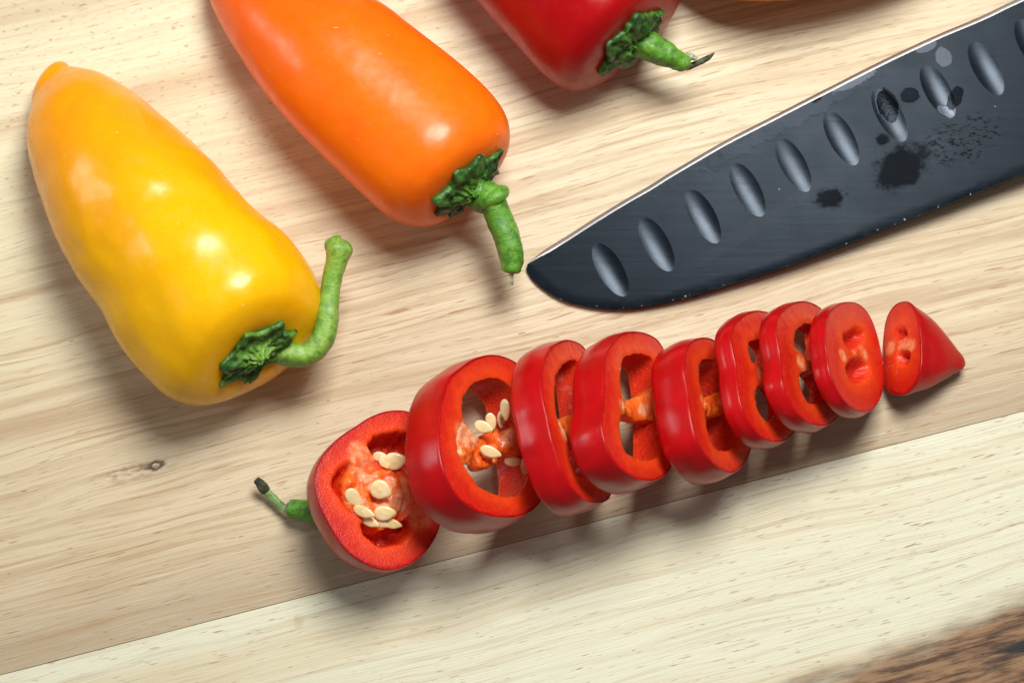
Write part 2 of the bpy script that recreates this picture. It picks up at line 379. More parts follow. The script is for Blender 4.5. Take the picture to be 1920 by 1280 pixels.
# ------------------------------------------------------------------ whole peppers
def tube(name, path, mat, parent, n=70, seg=28, amp=0.03, ribs=0.0, seed=1, capr=0.35, label=None, flat=1.0):
    """path: (u, v, z, radius px)"""
    pts = [(*P(u, v, z), r / 100) for (u, v, z, r) in path]
    s = spline(pts, n); V, A, H = [], [], []
    c = s[:, :3]; T = np.gradient(c, axis=0); T /= np.linalg.norm(T, axis=1)[:, None]
    ref = np.array([0, 0, 1.0]); 
    L = np.r_[0, np.cumsum(np.linalg.norm(np.diff(c, axis=0), axis=1))]
    rows = [(c[0] - T[0] * 0.0, T[0], s[0, 3] * 0.02, 0)] + [(c[i], T[i], s[i, 3], L[i]) for i in range(n)]
    e = s[-1, 3]
    for k in range(1, 5):
        a = k / 4 * math.pi / 2
        rows.append((c[-1] + T[-1] * e * capr * math.sin(a), T[-1], max(e * math.cos(a), 0.002), L[-1] + e * capr * math.sin(a)))
    for (p, t, r, l) in rows:
        x = np.cross(t, ref); x /= np.linalg.norm(x) + 1e-9; y = np.cross(x, t)
        for j in range(seg):
            a = 2 * math.pi * j / seg
            d = math.cos(a) * x + math.sin(a) * y * flat
            rr = r * (1 + ribs * math.cos(5 * a + l)) + amp * min(1, r / 0.1) * fnoise(p + d * r, 3.0, seed, 3)
            V.append(p + d * max(rr, 0.002)); A.append(l); H.append(a * 0.5)
    F = grid_faces(len(rows), seg)
    F.append(tuple(range(seg))[::-1]); F.append(tuple((len(rows) - 1) * seg + j for j in range(seg)))
    return mk(name, V, F, mat, parent, attrs={'g': A, 'h': H}, label=label)

def pepper(stations, tip, root_args, mat, hhf=0.88, tau=R(32), close=(0.42, 0.50, 0.22), lobes=0.045, ph=0.6, seed=1, bump=0.035, lift=0.0, nub=None):
    seg = 96
    S = []
    for (L, Rr) in stations:
        hw = math.dist(L, Rr) / 200; hh = hw * hhf
        for _ in range(3):
            zc = hh + lift
            l, r = P(*L, zc), P(*Rr, zc); hw = np.linalg.norm(r - l) / 2; hh = hw * hhf
        c = (l + r) / 2; e = (r - l) / (2 * hw)
        S.append(np.r_[c, e[:2], hw, hh])
    S = np.array(S)
    tp = P(*tip, S[0][2] * 0.85)
    D = []
    for i in range(len(S) - 1):
        for k in range(6): D.append(cr(list(S), i, k / 6, False))
    D.append(S[-1]); D = np.array(D)
    rows = []                                     # centre, e, up, hw, hh, along
    n = len(D); C = D[:, :3]
    ax = np.gradient(C, axis=0); ax /= np.linalg.norm(ax, axis=1)[:, None]
    def frame(i):
        e = np.r_[D[i][3:5], 0]; e /= np.linalg.norm(e)
        a = np.cross(e, [0, 0, 1.0]);
        if a @ ax[i] < 0: a = -a
        tt = tau * sstep(0.2, 1.0, i / (n - 1))
        up = math.cos(tt) * np.array([0, 0, 1.0]) - math.sin(tt) * a
        return e, a, up, tt
    for k in range(1, 9):
        f = k / 9 * math.pi / 2; e, a, up, tt = frame(0)
        rows.append((tp + (C[0] - tp) * (1 - math.cos(f)), e, up, D[0][5] * math.sin(f), D[0][6] * math.sin(f), 0.0))
    for i in range(n):
        e, a, up, tt = frame(i); rows.append((C[i], e, up, D[i][5], D[i][6], i / (n - 1)))
    e, a, up, tt = frame(n - 1); dend = math.cos(tt) * a + math.sin(tt) * np.array([0, 0, 1.0])
    hw, hh = D[-1][5], D[-1][6]; adv, q, dim = close
    for k in range(1, 21):
        f = k / 20 * math.pi / 2; sc_ = q + (1 - q) * max(math.cos(f), 0) ** (2 / 2.5)
        rows.append((C[-1] + dend * adv * hw * math.sin(f) ** (2 / 2.5), e, up, hw * sc_, hh * sc_, 1.0))
    for k in range(1, 9):
        f = k / 8; sc_ = q * (1 - f) + 0.004
        rows.append((C[-1] + dend * hw * (adv - dim * sstep(0, 1, f)), e, up, hw * sc_, hh * sc_, 1.0))
    V, A = [], []
    for (c, e_, up_, w, h, t) in rows:
        la = lobes * (0.35 + 0.65 * t)
        for j in range(seg):
            th = 2 * math.pi * j / seg
            k = 1 + la * math.cos(3 * th + ph)
            p = c + (math.cos(th) * w * e_ + math.sin(th) * h * up_) * k
            d = math.cos(th) * e_ + math.sin(th) * up_
            p = p + d * bump * min(1, w / 0.6) * (fnoise(p, 0.9, seed, 2) + 0.35 * fnoise(p, 2.6, seed + 3, 2))
            V.append(p); A.append(t)
    V = np.array(V); G3 = V.reshape(len(rows), seg, 3); j0 = 8 + n
    for it in range(24):                          # ease the shoulder into the end face
        k = np.arange(max(9, j0 - 14), j0 + 12); w_ = (0.5 * (1 - np.abs(k - j0) / 16))[:, None, None]
        G3[k] = G3[k] * (1 - w_) + 0.5 * (G3[k - 1] + G3[k + 1]) * w_
    V = G3.reshape(-1, 3)
    V[:, 2] = np.where(V[:, 2] < 0.05, 0.004 + 0.046 * np.exp((V[:, 2] - 0.05) / 0.2), V[:, 2])
    base = C.mean(0)
    root = empty(root_args[0], (base[0], base[1], 0), *root_args[1:])
    F = grid_faces(len(rows), seg); F.append(tuple(range(seg))); F.append(tuple((len(rows) - 1) * seg + j for j in range(seg)))
    body = mk("body", V, F, mat, root, attrs={'along': A})
    bvh = BVHTree.FromPolygons([Vector(v) for v in V], F)
    cen = C[-1] + dend * hw * (adv - dim * 0.6)
    return root, bvh, cen, dend, e, up, hw

def calyx(root, bvh, cen, d, e, up, rad, mat, seed=1, stemr=0.25, rise=0.3, lobes=6, sq=1.0, shift=(0, 0), pts=0.28):
    rnd = random.Random(seed); seg, rings = 120, 26
    cen = cen + e * shift[0] + up * shift[1]
    Rs = []
    la = [rnd.uniform(0.75, 1.15) for _ in range(lobes)]; off = rnd.uniform(0, 6)
    for j in range(seg):
        a = 2 * math.pi * j / seg
        x = (a / (2 * math.pi) * lobes + off) % lobes; k = int(x); f = x - k
        tooth = (1 - abs(2 * f - 1)) ** 1.3
        Rs.append(rad * (1 - pts + pts * tooth * la[k] * 1.6) * (1 + 0.10 * fnoise((math.cos(a), math.sin(a), 0), 3, seed, 3)))
    V, A, H = [], [], []
    for side in (0, 1):
        for i in range(rings):
            f = i / (rings - 1)
            for j in range(seg):
                a = 2 * math.pi * j / seg; r = Rs[j] * f
                q = cen + (math.cos(a) * e + math.sin(a) * up * sq) * r
                hit, nr, _, _ = bvh.ray_cast(Vector(q + d * 2.5), Vector(-d))
                s0 = np.array(hit) if hit is not None else q - d * 0.2
                nr = np.array(nr) if nr is not None else d
                if nr @ d < 0: nr = -nr
                if (q - s0) @ d > 0.7: s0 = q - d * 0.7
                if side == 0:
                    h = 0.05 + 0.05 * (1 - f) + rise * math.exp(-((r / (stemr * 1.25)) ** 2))
                    h += 0.10 * (0.25 + f * (1 - f) * 2.8) * (0.45 + 1.2 * fnoise(q, 3.6, seed, 4) + 0.25 * math.cos(lobes * 2 * a + 3 * r)) * (1 if f < 0.98 else 0.4)
                    p = s0 + (nr * 0.55 + d * 0.45) * max(h, 0.03)
                    if f > 0.8: p = p + nr * 0.06 * (f - 0.8) / 0.2 * (0.5 + fnoise(q, 5, seed + 5, 2))
                else:
                    p = s0 - nr * 0.02
                V.append(p); A.append(r); H.append(a)
    F = grid_faces(rings, seg) + grid_faces(rings, seg, base=rings * seg)
    o1, o2 = (rings - 1) * seg, (2 * rings - 1) * seg
    F += [(o1 + j, o1 + (j + 1) % seg, o2 + (j + 1) % seg, o2 + j) for j in range(seg)]
    return mk("calyx", V, F, mat, root, attrs={'g': A, 'h': H})

def pairs(org, sc, L): return [(px(org, sc, [a])[0], px(org, sc, [b])[0]) for a, b in L]
# yellow
Yst = pairs((0, 80), 1.8286, [((111, 225), (240, 82)), ((97, 310), (335, 98)), ((110, 410), (430, 150)), ((138, 520), (530, 222)), ((188, 650), (630, 312)),
     ((250, 765), (730, 408)), ((320, 870), (830, 510)), ((385, 970), (920, 597)), ((445, 1062), (1005, 668)), ((505, 1132), (1050, 730))])
yr, yb, yc, yd, ye, yu, yw = pepper(Yst, (88, 135), ("yellow_pepper", "whole glossy yellow pepper at the far left with a long hooked green stem", "pepper"), M['yellow'], seed=3, ph=2.2, lobes=0.05, bump=0.042, tau=R(24), close=(0.60, 0.42, 0.16))
calyx(yr, yb, yc, yd, ye, yu, 0.80, M['calyx_light'], seed=4, stemr=0.30, rise=0.40, lobes=7, pts=0.22, sq=0.72)
def pc(org, s, L): return [(org[0] + a / s, org[1] + b / s, z, r) for a, b, z, r in L]
kst = pc((420, 420), 4.268, [(330, 960, 1.35, 24), (430, 1000, 1.45, 25), (540, 1040, 1.5, 23), (660, 1040, 1.5, 21), (760, 960, 1.5, 21), (815, 820, 1.5, 21), (838, 640, 1.5, 19.5), (862, 450, 1.55, 17.5), (900, 300, 1.6, 20), (925, 200, 1.65, 25)])
st = tube("stem", kst, M['stem_light'], yr, amp=0.015, ribs=0.04, seed=5, capr=0.75)
tube("stem_knob", pc((420, 420), 4.268, [(935, 170, 1.62, 19), (885, 172, 1.62, 17), (835, 176, 1.6, 12)]), M['stem_light'], yr, n=20, amp=0.02, seed=8, capr=0.6)
tube("tip_nub", [(98, 150, 0.75, 12), (82, 158, 0.72, 11), (73, 168, 0.7, 8)], M['yellow'], yr, n=14, amp=0.01, capr=0.8)
# orange
Ost = pairs((380, 0), 2.2857, [((10, -120), (220, -290)), ((22, -30), (310, -240)), ((58, 70), (375, -207)), ((115, 185), (488, -139)), ((205, 320), (633, -52)),
     ((300, 450), (771, 30)), ((400, 565), (895, 125)), ((500, 664), (1003, 212)), ((600, 762), (1115, 300)), ((690, 848), (1215, 388))])
orr, ob, oc, od, oe, ou, ow = pepper(Ost, (395, -130), ("orange_pepper", "whole bright orange pepper with curved green stem, between the yellow pepper and the knife", "pepper"), M['orange'], seed=11, ph=0.3, lobes=0.03, bump=0.02, tau=R(14), close=(0.76, 0.42, 0.12))
calyx(orr, ob, oc, od, oe, ou, 0.78, M['calyx'], seed=9, stemr=0.3, rise=0.40, lobes=8, pts=0.2, sq=0.85)
tube("stem", pc((800, 260), 4.266, [(380, 470, 1.2, 20), (440, 480, 1.35, 27), (510, 480, 1.45, 30), (545, 535, 1.45, 25), (585, 640, 1.4, 24.5), (635, 760, 1.35, 24), (670, 880, 1.3, 23.5), (680, 980, 1.25, 21), (672, 1050, 1.22, 18)]), M['stem'], orr, amp=0.02, ribs=0.03, seed=3, capr=0.4)
tube("stem_collar", pc((800, 260), 4.266, [(455, 560, 1.35, 8), (480, 520, 1.55, 12), (540, 470, 1.68, 13), (600, 430, 1.6, 12), (622, 425, 1.4, 7)]), M['stem'], orr, n=30, amp=0.03, seed=13)
tube("stem_thread", pc((800, 260), 4.266, [(675, 1080, 1.2, 5), (683, 1120, 1.18, 2.5), (680, 1165, 1.15, 3.2)]), M['dry'], orr, n=14, seg=12, amp=0.01, label="short pale fibre at the stem's broken end")
# red, cut off by the upper edge
Rst = pairs((860, 0), 2.909, [((-345, -520), (100, -740)), ((-250, -350), (330, -700)), ((-100, -180), (560, -620)), ((60, 10), (740, -530)), ((180, 140), (880, -440)),
     ((300, 268), (1000, -340)), ((385, 365), (1090, -240)), ((460, 430), (1150, -140))])
Rst = [((a_[0] + 8, a_[1] - 11), (b_[0] + 8, b_[1] - 11)) for a_, b_ in Rst]
rr, rb, rc, rd, re_, ru, rw = pepper(Rst, (745, -235), ("red_pepper", "whole deep red pepper at the upper edge, short stem ending in a black spike", "pepper"), M['red'], seed=21, ph=1.2, lobes=0.05, bump=0.02, tau=R(12), close=(0.36, 0.40, 0.16))
calyx(rr, rb, rc, rd, re_, ru, 0.74, M['calyx'], seed=15, stemr=0.32, rise=0.3, lobes=6, pts=0.16)
tube("stem", pc((860, 0), 2.909, [(930, 240, 1.1, 24), (1000, 240, 1.25, 27), (1060, 262, 1.3, 27), (1115, 292, 1.25, 24), (1175, 322, 1.2, 19.5), (1225, 338, 1.15, 16), (1250, 340, 1.12, 13.5)]), M['stem'], rr, amp=0.04, ribs=0.05, seed=23, capr=0.2)
tube("stem_spike", pc((860, 0), 2.909, [(1215, 372, 1.05, 6), (1262, 362, 1.05, 7), (1310, 342, 1.08, 6.5), (1350, 322, 1.12, 5.5), (1375, 306, 1.16, 3.5), (1395, 288, 1.2, 0.8)]), M['black_dry'], rr, n=30, seg=12, amp=0.02, label="thin black dried spike at the stem's end")
tube("stem_fray", pc((860, 0), 2.909, [(1240, 300, 1.2, 4), (1268, 312, 1.22, 6), (1290, 318, 1.24, 4), (1305, 312, 1.26, 1)]), M['dry'], rr, n=16, seg=10, amp=0.03, label="pale frayed fibres at the stem's broken end")
# a fourth one, only its edge reaches the frame
Fst = [(a_, (b_[0], b_[1] - 13)) for a_, b_ in [((1800, -210), (1800, -80)), ((1740, -280), (1740, -50)), ((1640, -330), (1640, -26)), ((1540, -345), (1540, -5)), ((1440, -345), (1440, 4)), ((1350, -335), (1350, -6)), ((1290, -310), (1290, -40))]]
fr, fb, fc, fd, fe, fu, fw = pepper(Fst, (1850, -150), ("golden_pepper", "pepper of which only a golden sliver shows at the upper edge above the knife", "pepper"), M['golden'], seed=31, ph=0.9, tau=R(15))
calyx(fr, fb, fc, fd, fe, fu, 0.6, M['calyx'], seed=19)

# ------------------------------------------------------------------ sliced pepper
def trig(loops, spacing, extra=None):
    """constrained triangulation of an outline (first loop) with holes and inner points"""
    pts = []; edges = []
    for lp in loops:
        b = len(pts); pts += [tuple(p) for p in lp]; edges += [(b + i, b + (i + 1) % len(lp)) for i in range(len(lp))]
    nb = len(pts); o = np.array(loops[0]); mn, mx = o.min(0), o.max(0)
    g = []
    y = mn[1]; row = 0
    while y < mx[1]:
        x = mn[0] + (row % 2) * spacing / 2
        while x < mx[0]: g.append((x + random.uniform(-.2, .2) * spacing, y + random.uniform(-.2, .2) * spacing)); x += spacing
        y += spacing * 0.866; row += 1
    g = np.array(g); ok = inside(g, loops[0]) & (dist_poly(g, loops[0]) > spacing * 0.5)
    for h in loops[1:]: ok &= ~inside(g, h) & (dist_poly(g, h) > spacing * 0.5)
    g = g[ok]; allp = pts + [tuple(p) for p in g]
    vo, eo, fo, ov, oe_, of = geometry.delaunay_2d_cdt([Vector(p) for p in allp], edges, [], 0, 1e-6)
    V = np.array([tuple(v) for v in vo]); mp = {}
    for k, src in enumerate(ov):
        for s_ in src: mp[s_] = k
    F = np.array([f for f in fo if len(f) == 3]); c = V[F].mean(1)
    ok = inside(c, loops[0])
    for h in loops[1:]: ok &= ~inside(c, h)
    F = F[ok]
    lm = []; b = 0
    for lp in loops: lm.append([mp[b + i] for i in range(len(lp))]); b += len(lp)
    return V, F, lm
class Plane:
    def __init__(s, theta, az, outline, t, back=1.0, rest=0.0):
        s.n = np.array([math.sin(theta) * math.cos(az), math.sin(theta) * math.sin(az), math.cos(theta)])
        s.x = np.cross([0, 0, 1.0], s.n); s.x /= np.linalg.norm(s.x); s.y = np.cross(s.n, s.x)
        cu = np.mean([p[0] for p in outline]); cv = np.mean([p[1] for p in outline])
        lo, hi = 0.0, 8.0
        for _ in range(40):
            z = (lo + hi) / 2; s.o = P(cu, cv, z); q = s.un(outline); w = s.w(q, 0)
            ctr = w.mean(0); bk = ctr + (w - ctr) * back - s.n * t
            if min(w[:, 2].min(), bk[:, 2].min()) > rest: hi = z
            else: lo = z
        s.o = P(cu, cv, hi); s.t = t; s.back = back
    def un(s, pts, depth=0.0):
        o = s.o - s.n * depth; r = []
        for p in pts:
            q = PP(p[0], p[1], o, s.n) - s.o; r.append((q @ s.x, q @ s.y))
        return np.array(r)
    def w(s, q, depth):
        q = np.asarray(q); d = np.broadcast_to(np.asarray(depth, float), (len(q),))
        return s.o + q[:, :1] * s.x + q[:, 1:2] * s.y - d[:, None] * s.n
RG = "rings cut from the sliced red pepper"
def blobs(V, pl, ribs):
    r = np.zeros(len(V))
    for (u, v, rad) in ribs:
        c = pl.un([(u, v)])[0]; r = np.maximum(r, 1 - sstep(0.25, 1.0, np.linalg.norm(V - c, axis=1) / (rad / 100)))
    return r
def slice_ring(outer, holes, theta, az, t, back, label, ribs=(), name="pepper_ring", cat="pepper slice", seed=1):
    outer = outer if isinstance(outer[0], tuple) else outer
    pl = Plane(R(theta), R(az), outer, t, back)
    O = spline(pl.un(outer), 170, True); Hs = [spline(pl.un(h), 90, True) for h in holes]
    ctr = O.mean(0); pl.outer, pl.holes = O, Hs
    for h in Hs:                                  # ragged rims
        for i in range(len(h)):
            d = h[i] - h.mean(0); h[i] += d / (np.linalg.norm(d) + 1e-6) * 0.022 * fnoise((h[i][0], h[i][1], seed), 9, seed, 2)
    root = empty(name, (pl.w([ctr], t)[0][0], pl.w([ctr], t)[0][1], 0), label, cat, RG if name == "pepper_ring" else None)
    Oin = ctr + (O - ctr) * (1 - 0.012 / np.linalg.norm(O - ctr, axis=1))[:, None]
    V2, F, lm = trig([Oin] + Hs, 0.055)
    rim = dist_poly(V2, O); hole = np.min([dist_poly(V2, h) for h in Hs], 0) if Hs else np.full(len(V2), 9.)
    rib = blobs(V2, pl, ribs); n0 = len(V2)
    hb = 0.010 * np.array([fnoise((p[0], p[1], seed), 7, seed, 3) for p in V2]) + 0.006 * (1 - sstep(0, 0.04, rim)) + 0.02 * (1 - sstep(0, 0.07, hole))
    front = pl.w(V2, hb)
    sb = 1 + (back - 1); bk2 = ctr + (V2 - ctr) * sb; rear = pl.w(bk2, t - hb)
    V = [front, rear]; att = {'rim': [rim, rim], 'hole': [hole, hole], 'rib': [rib, rib], 'deep': [np.zeros(n0), np.zeros(n0)]}
    faces = [tuple(f) for f in F] + [tuple(f[::-1] + n0) for f in F]
    base = 2 * n0
    lo = lm[0]; faces += [(lo[i], lo[(i + 1) % len(lo)], n0 + lo[(i + 1) % len(lo)], n0 + lo[i]) for i in range(len(lo))]
    K = 9
    for hi_, h in enumerate(Hs):                  # inner walls with their own relief
        idx = lm[hi_ + 1]; m = len(idx); prev = idx; hc = h.mean(0)
        for k in range(1, K):
            f = k / K; q = V2[idx]; qb = bk2[idx]; q = q * (1 - f) + qb * f
            d = q - hc; ln = np.linalg.norm(d, axis=1)[:, None]
            dis = np.array([fnoise((a[0] * 1.0, a[1] * 1.0, f * t * 0.6), 6, seed + 9, 3) for a in q])[:, None]
            q = q + d / ln * (0.03 * math.sin(f * math.pi) + 0.03 * np.minimum(f * 4, 1) * (dis + 0.5))
            V.append(pl.w(q, hb[idx] * (1 - f) + (t) * f)); cur = list(range(base, base + m)); base += m
            for nm, val in (('rim', 1.0), ('hole', 0.12), ('deep', 0.75 * min(1, f * 3))): att[nm].append(np.full(m, val))
            att['rib'].append(rib[idx] * (1 - 0.3 * f))
            faces += [(prev[i], cur[i], cur[(i + 1) % m], prev[(i + 1) % m]) for i in range(m)]; prev = cur
        cur = [n0 + i for i in idx]
        faces += [(prev[i], cur[i], cur[(i + 1) % m], prev[(i + 1) % m]) for i in range(m)]
    mk("flesh", np.vstack(V), faces, M['flesh'], root, attrs={k: np.concatenate(v) for k, v in att.items()}, sharp=50)
    # skin: a thin closed band round the slice
    rows = []; prof = [(0.0, 0.0), (0.0, 0.010), (0.012, 0.018), (0.08, 0.024)] + [(0.08 + (t - 0.16) * k / 8, 0.026 + 0.05 * t * math.sin(math.pi * k / 8)) for k in range(1, 8)] + [(t - 0.08, 0.026), (t - 0.02, 0.02), (t, 0.0)]
    inner = [(t * 0.98, -0.004), (t * 0.5, -0.008), (t * 0.02, -0.004)]
    for dpt, off in prof + inner:
        f = dpt / t; q = ctr + (O - ctr) * (1 + (back - 1) * f)
        d = q - ctr; q = q + d / np.linalg.norm(d, axis=1)[:, None] * (off + (0.012 * np.array([fnoise((a[0], a[1], f * t), 1.5, seed, 2) for a in q])[:, None] if off > 0.01 else 0))
        rows.append(pl.w(q, dpt))
    m = len(O); F2 = grid_faces(len(rows), m); e = (len(rows) - 1) * m
    F2 += [(e + j, e + (j + 1) % m, (j + 1) % m, j) for j in range(m)]
    mk("skin", np.vstack(rows), F2, M['cut_skin'], root, attrs={'along': np.zeros(len(rows) * m)})
    return root, pl
def slab(root, pl, poly, d0, dmid, th, pale=(), amp=0.06, seed=1, name="membrane", dome=0.0, spacing=0.045):
    O = spline(pl.un(poly, d0), 90, True)
    for i in range(len(O)):
        d = O[i] - O.mean(0); O[i] += d / np.linalg.norm(d) * 0.03 * fnoise((O[i][0], O[i][1], 0), 6, seed, 2)
    V2, F, lm = trig([O], spacing); n0 = len(V2)
    de = dist_poly(V2, O); c = O.mean(0); ext = np.linalg.norm(O - c, axis=1).max()
    r = np.linalg.norm(V2 - c, axis=1) / ext
    dep = d0 + dmid * (1 - sstep(0.1, 0.85, r)) - dome * (1 - sstep(0, 1, r)) - 0.05 * sstep(0, 0.12, de) + 0.05
    dep = dep + amp * np.array([fnoise((p[0], p[1], seed), 3.6, seed, 4) for p in V2]) * sstep(0, 0.05, de)
    rib = blobs(V2, pl, pale)
    lo = lm[0]; m = len(lo); V = [pl.w(V2, dep), pl.w(V2, d0 + th)]; faces = [tuple(f) for f in F] + [tuple(f[::-1] + n0) for f in F]; base = 2 * n0; prev = lo
    q0 = V2[lo]
    for k in range(1, 5):
        f = k / 5; d = q0 - c; q = q0 + d / np.linalg.norm(d, axis=1)[:, None] * (0.04 * np.array([fnoise((a[0], a[1], f), 5, seed, 2) for a in q0]))[:, None]
        V.append(pl.w(q, dep[lo] * (1 - f) + (d0 + th) * f)); cur = list(range(base, base + m)); base += m
        faces += [(prev[i], cur[i], cur[(i + 1) % m], prev[(i + 1) % m]) for i in range(m)]; prev = cur
    cur = [n0 + i for i in lo]; faces += [(prev[i], cur[i], cur[(i + 1) % m], prev[(i + 1) % m]) for i in range(m)]
    rb2 = np.concatenate([rib, rib * 0] + [rib[lo] * 0.5] * 4)
    return mk(name, np.vstack(V), faces, M['membrane'], root, attrs={'rib': rb2})
def seed_obj(root, pl, u, v, a, b, ang, depth, tilt=0.0, tdir=0.0):
    """a, b half axes in photo px, ang image angle of the long axis"""
    c = pl.w(pl.un([(u, v)], depth), depth)[0]
    zax = np.array([math.sin(tilt) * math.cos(tdir), math.sin(tilt) * math.sin(tdir) - math.sin(TILT), math.cos(tilt)]); zax /= np.linalg.norm(zax)
    xa = np.array([math.cos(R(-ang)), math.sin(R(-ang)), 0]); xa -= zax * (xa @ zax); xa /= np.linalg.norm(xa); ya = np.cross(zax, xa)
    V = []; n1, n2 = 11, 24; A, B = a / 100, b / 100
    for i in range(n1):
        ph = math.pi * i / (n1 - 1) - math.pi / 2
        for j in range(n2):
            th = 2 * math.pi * j / n2; r = math.cos(ph) ** 0.8 if abs(math.cos(ph)) > 1e-6 else 0.0
            x = math.cos(th) * r; y = math.sin(th) * r
            k = 1 + 0.16 * max(0, math.cos(th)) ** 6 * r - 0.14 * max(0, math.cos(th + 0.5)) ** 8 * r
            zz = math.sin(ph) * (0.30 - 0.12 * sstep(0.2, 0.75, 1 - r) * 0)
            zz *= (1 - 0.25 * math.exp(-((r - 0.45) / 0.2) ** 2))
            V.append(c + xa * x * A * k + ya * y * B * k * (1 - 0.12 * x) + zax * zz * min(A, B))
    return mk("seed", V, grid_faces(n1, n2), M['seed'], root)

c2 = lambda L: px((740, 660), 3.7656, L); c34 = lambda L: px((960, 620), 4, L); c5 = lambda L: px((1200, 600), 4, L)
c7 = lambda L: px((1320, 540), 3.5556, L); c8 = lambda L: px((1420, 540), 4, L); c1 = lambda L: px((560, 740), 3.765, L); ct = lambda L: px((1600, 520), 4, L)
# ring 2 (nearest the stem piece)
r2, p2 = slice_ring(c2([(660, 25), (560, 55), (480, 105), (415, 160), (370, 230), (340, 320), (325, 420), (318, 520), (310, 600), (318, 700), (340, 800), (370, 890), (410, 970), (470, 1040), (560, 1105), (650, 1145), (750, 1162), (850, 1158), (930, 1135), (1000, 1085), (1045, 1020), (1068, 920), (1072, 800), (1062, 650), (1040, 500), (1000, 350), (945, 200), (885, 100), (820, 55), (740, 28)]),
    [c2([(500, 290), (560, 215), (640, 185), (720, 180), (790, 210), (840, 270), (880, 400), (905, 550), (930, 700), (950, 830), (935, 920), (890, 985), (830, 1020), (750, 1015), (680, 990), (600, 948), (560, 900), (520, 840), (480, 770), (445, 690), (440, 620), (452, 540), (485, 470), (478, 400), (480, 330)])],
    50, 20, 0.80, 1.03, "large wide red pepper ring full of loose seeds beside the stem piece", ribs=c2([(470, 560, 24), (905, 600, 22)]), seed=2)
slab(r2, p2, c2([(435, 610), (440, 545), (490, 465), (560, 515), (630, 575), (700, 545), (760, 525), (800, 570), (850, 515), (920, 500), (950, 600), (955, 700), (900, 715), (800, 690), (750, 770), (650, 780), (600, 690), (560, 750), (500, 780), (440, 690)]), 0.06, 0.16, 0.42, pale=c2([(500, 560, 42), (590, 575, 30), (850, 580, 34)]), amp=0.10, seed=5)
for (u, v, a, b, an, de, ti) in [(778, 403, 19, 9, 88, 0.10, .2), (752, 470, 16, 8, 95, 0.42, .3), (680, 485, 15, 9.5, 75, 0.12, .2), (625, 527, 17, 10.5, 22, 0.02, .1), (675, 703, 19, 10, 22, -0.02, .1), (552, 762, 15, 9, -25, 0.35, .2), (650, 752, 14, 8, 18, 0.32, .4), (838, 770, 17, 10, 12, 0.30, .2), (930, 795, 18, 10.5, 100, 0.02, .1)]:
    q = c2([(u, v)])[0]; seed_obj(r2, p2, q[0], q[1], a, b, an, de, ti, random.uniform(0, 6))
# ring 3
r3, p3 = slice_ring(c34([(410, 72), (350, 90), (295, 130), (255, 190), (232, 270), (225, 360), (228, 450), (240, 550), (265, 660), (290, 780), (320, 880), (350, 970), (390, 1070), (440, 1160), (500, 1230), (570, 1278), (650, 1285), (715, 1260), (745, 1210), (755, 1120), (735, 1000), (705, 800), (665, 600), (635, 400), (600, 230), (555, 145), (510, 100), (460, 78)]),
    [c34([(470, 212), (400, 240), (360, 290), (332, 340), (328, 440), (330, 560), (345, 650), (380, 750), (425, 850), (435, 920), (450, 1000), (480, 1060), (540, 1105), (620, 1130), (665, 1100), (660, 1000), (630, 880), (600, 760), (570, 600), (545, 400), (515, 260)])],
    62, 18, 0.62, 1.03, "slim red pepper ring second from the stem piece, mostly hiding behind the next", ribs=c34([(390, 760, 22), (600, 680, 18)]), seed=3)
slab(r3, p3, c34([(335, 655), (400, 640), (470, 620), (560, 590), (600, 640), (615, 760), (540, 770), (470, 745), (432, 860), (400, 840), (365, 770)]), 0.03, 0.18, 0.45, pale=c34([(400, 750, 34), (590, 680, 16)]), amp=0.05, seed=7)
# ring 4
r4, p4 = slice_ring(c34([(910, 8), (830, 25), (770, 70), (720, 150), (700, 230), (690, 330), (692, 430), (690, 520), (675, 620), (670, 700), (685, 780), (710, 860), (750, 950), (810, 1020), (880, 1075), (960, 1110), (1040, 1120), (1110, 1100), (1170, 1055), (1205, 980), (1215, 900), (1212, 780), (1205, 600), (1190, 400), (1170, 230), (1130, 125), (1080, 60), (1000, 20)]),
    [c34([(880, 180), (850, 195), (828, 240), (820, 310), (822, 400), (830, 470), (835, 540), (822, 610), (815, 680), (818, 760), (830, 840), (860, 905), (920, 950), (1000, 970), (1070, 960), (1110, 925), (1125, 850), (1122, 700), (1112, 500), (1098, 350), (1070, 225), (1010, 175), (940, 168)])],
    56, 19, 0.66, 1.02, "red pepper ring with a wavy waist and pale orange membrane, middle of the row", ribs=c34([(840, 560, 20), (1110, 520, 24)]), seed=4)
slab(r4, p4, c34([(815, 470), (860, 480), (900, 560), (960, 490), (1030, 450), (1100, 400), (1135, 420), (1135, 640), (1085, 640), (1000, 625), (900, 608), (815, 612)]), 0.03, 0.22, 0.45, pale=c34([(850, 550, 15), (1060, 560, 22), (1110, 520, 18)]), amp=0.05, seed=8)
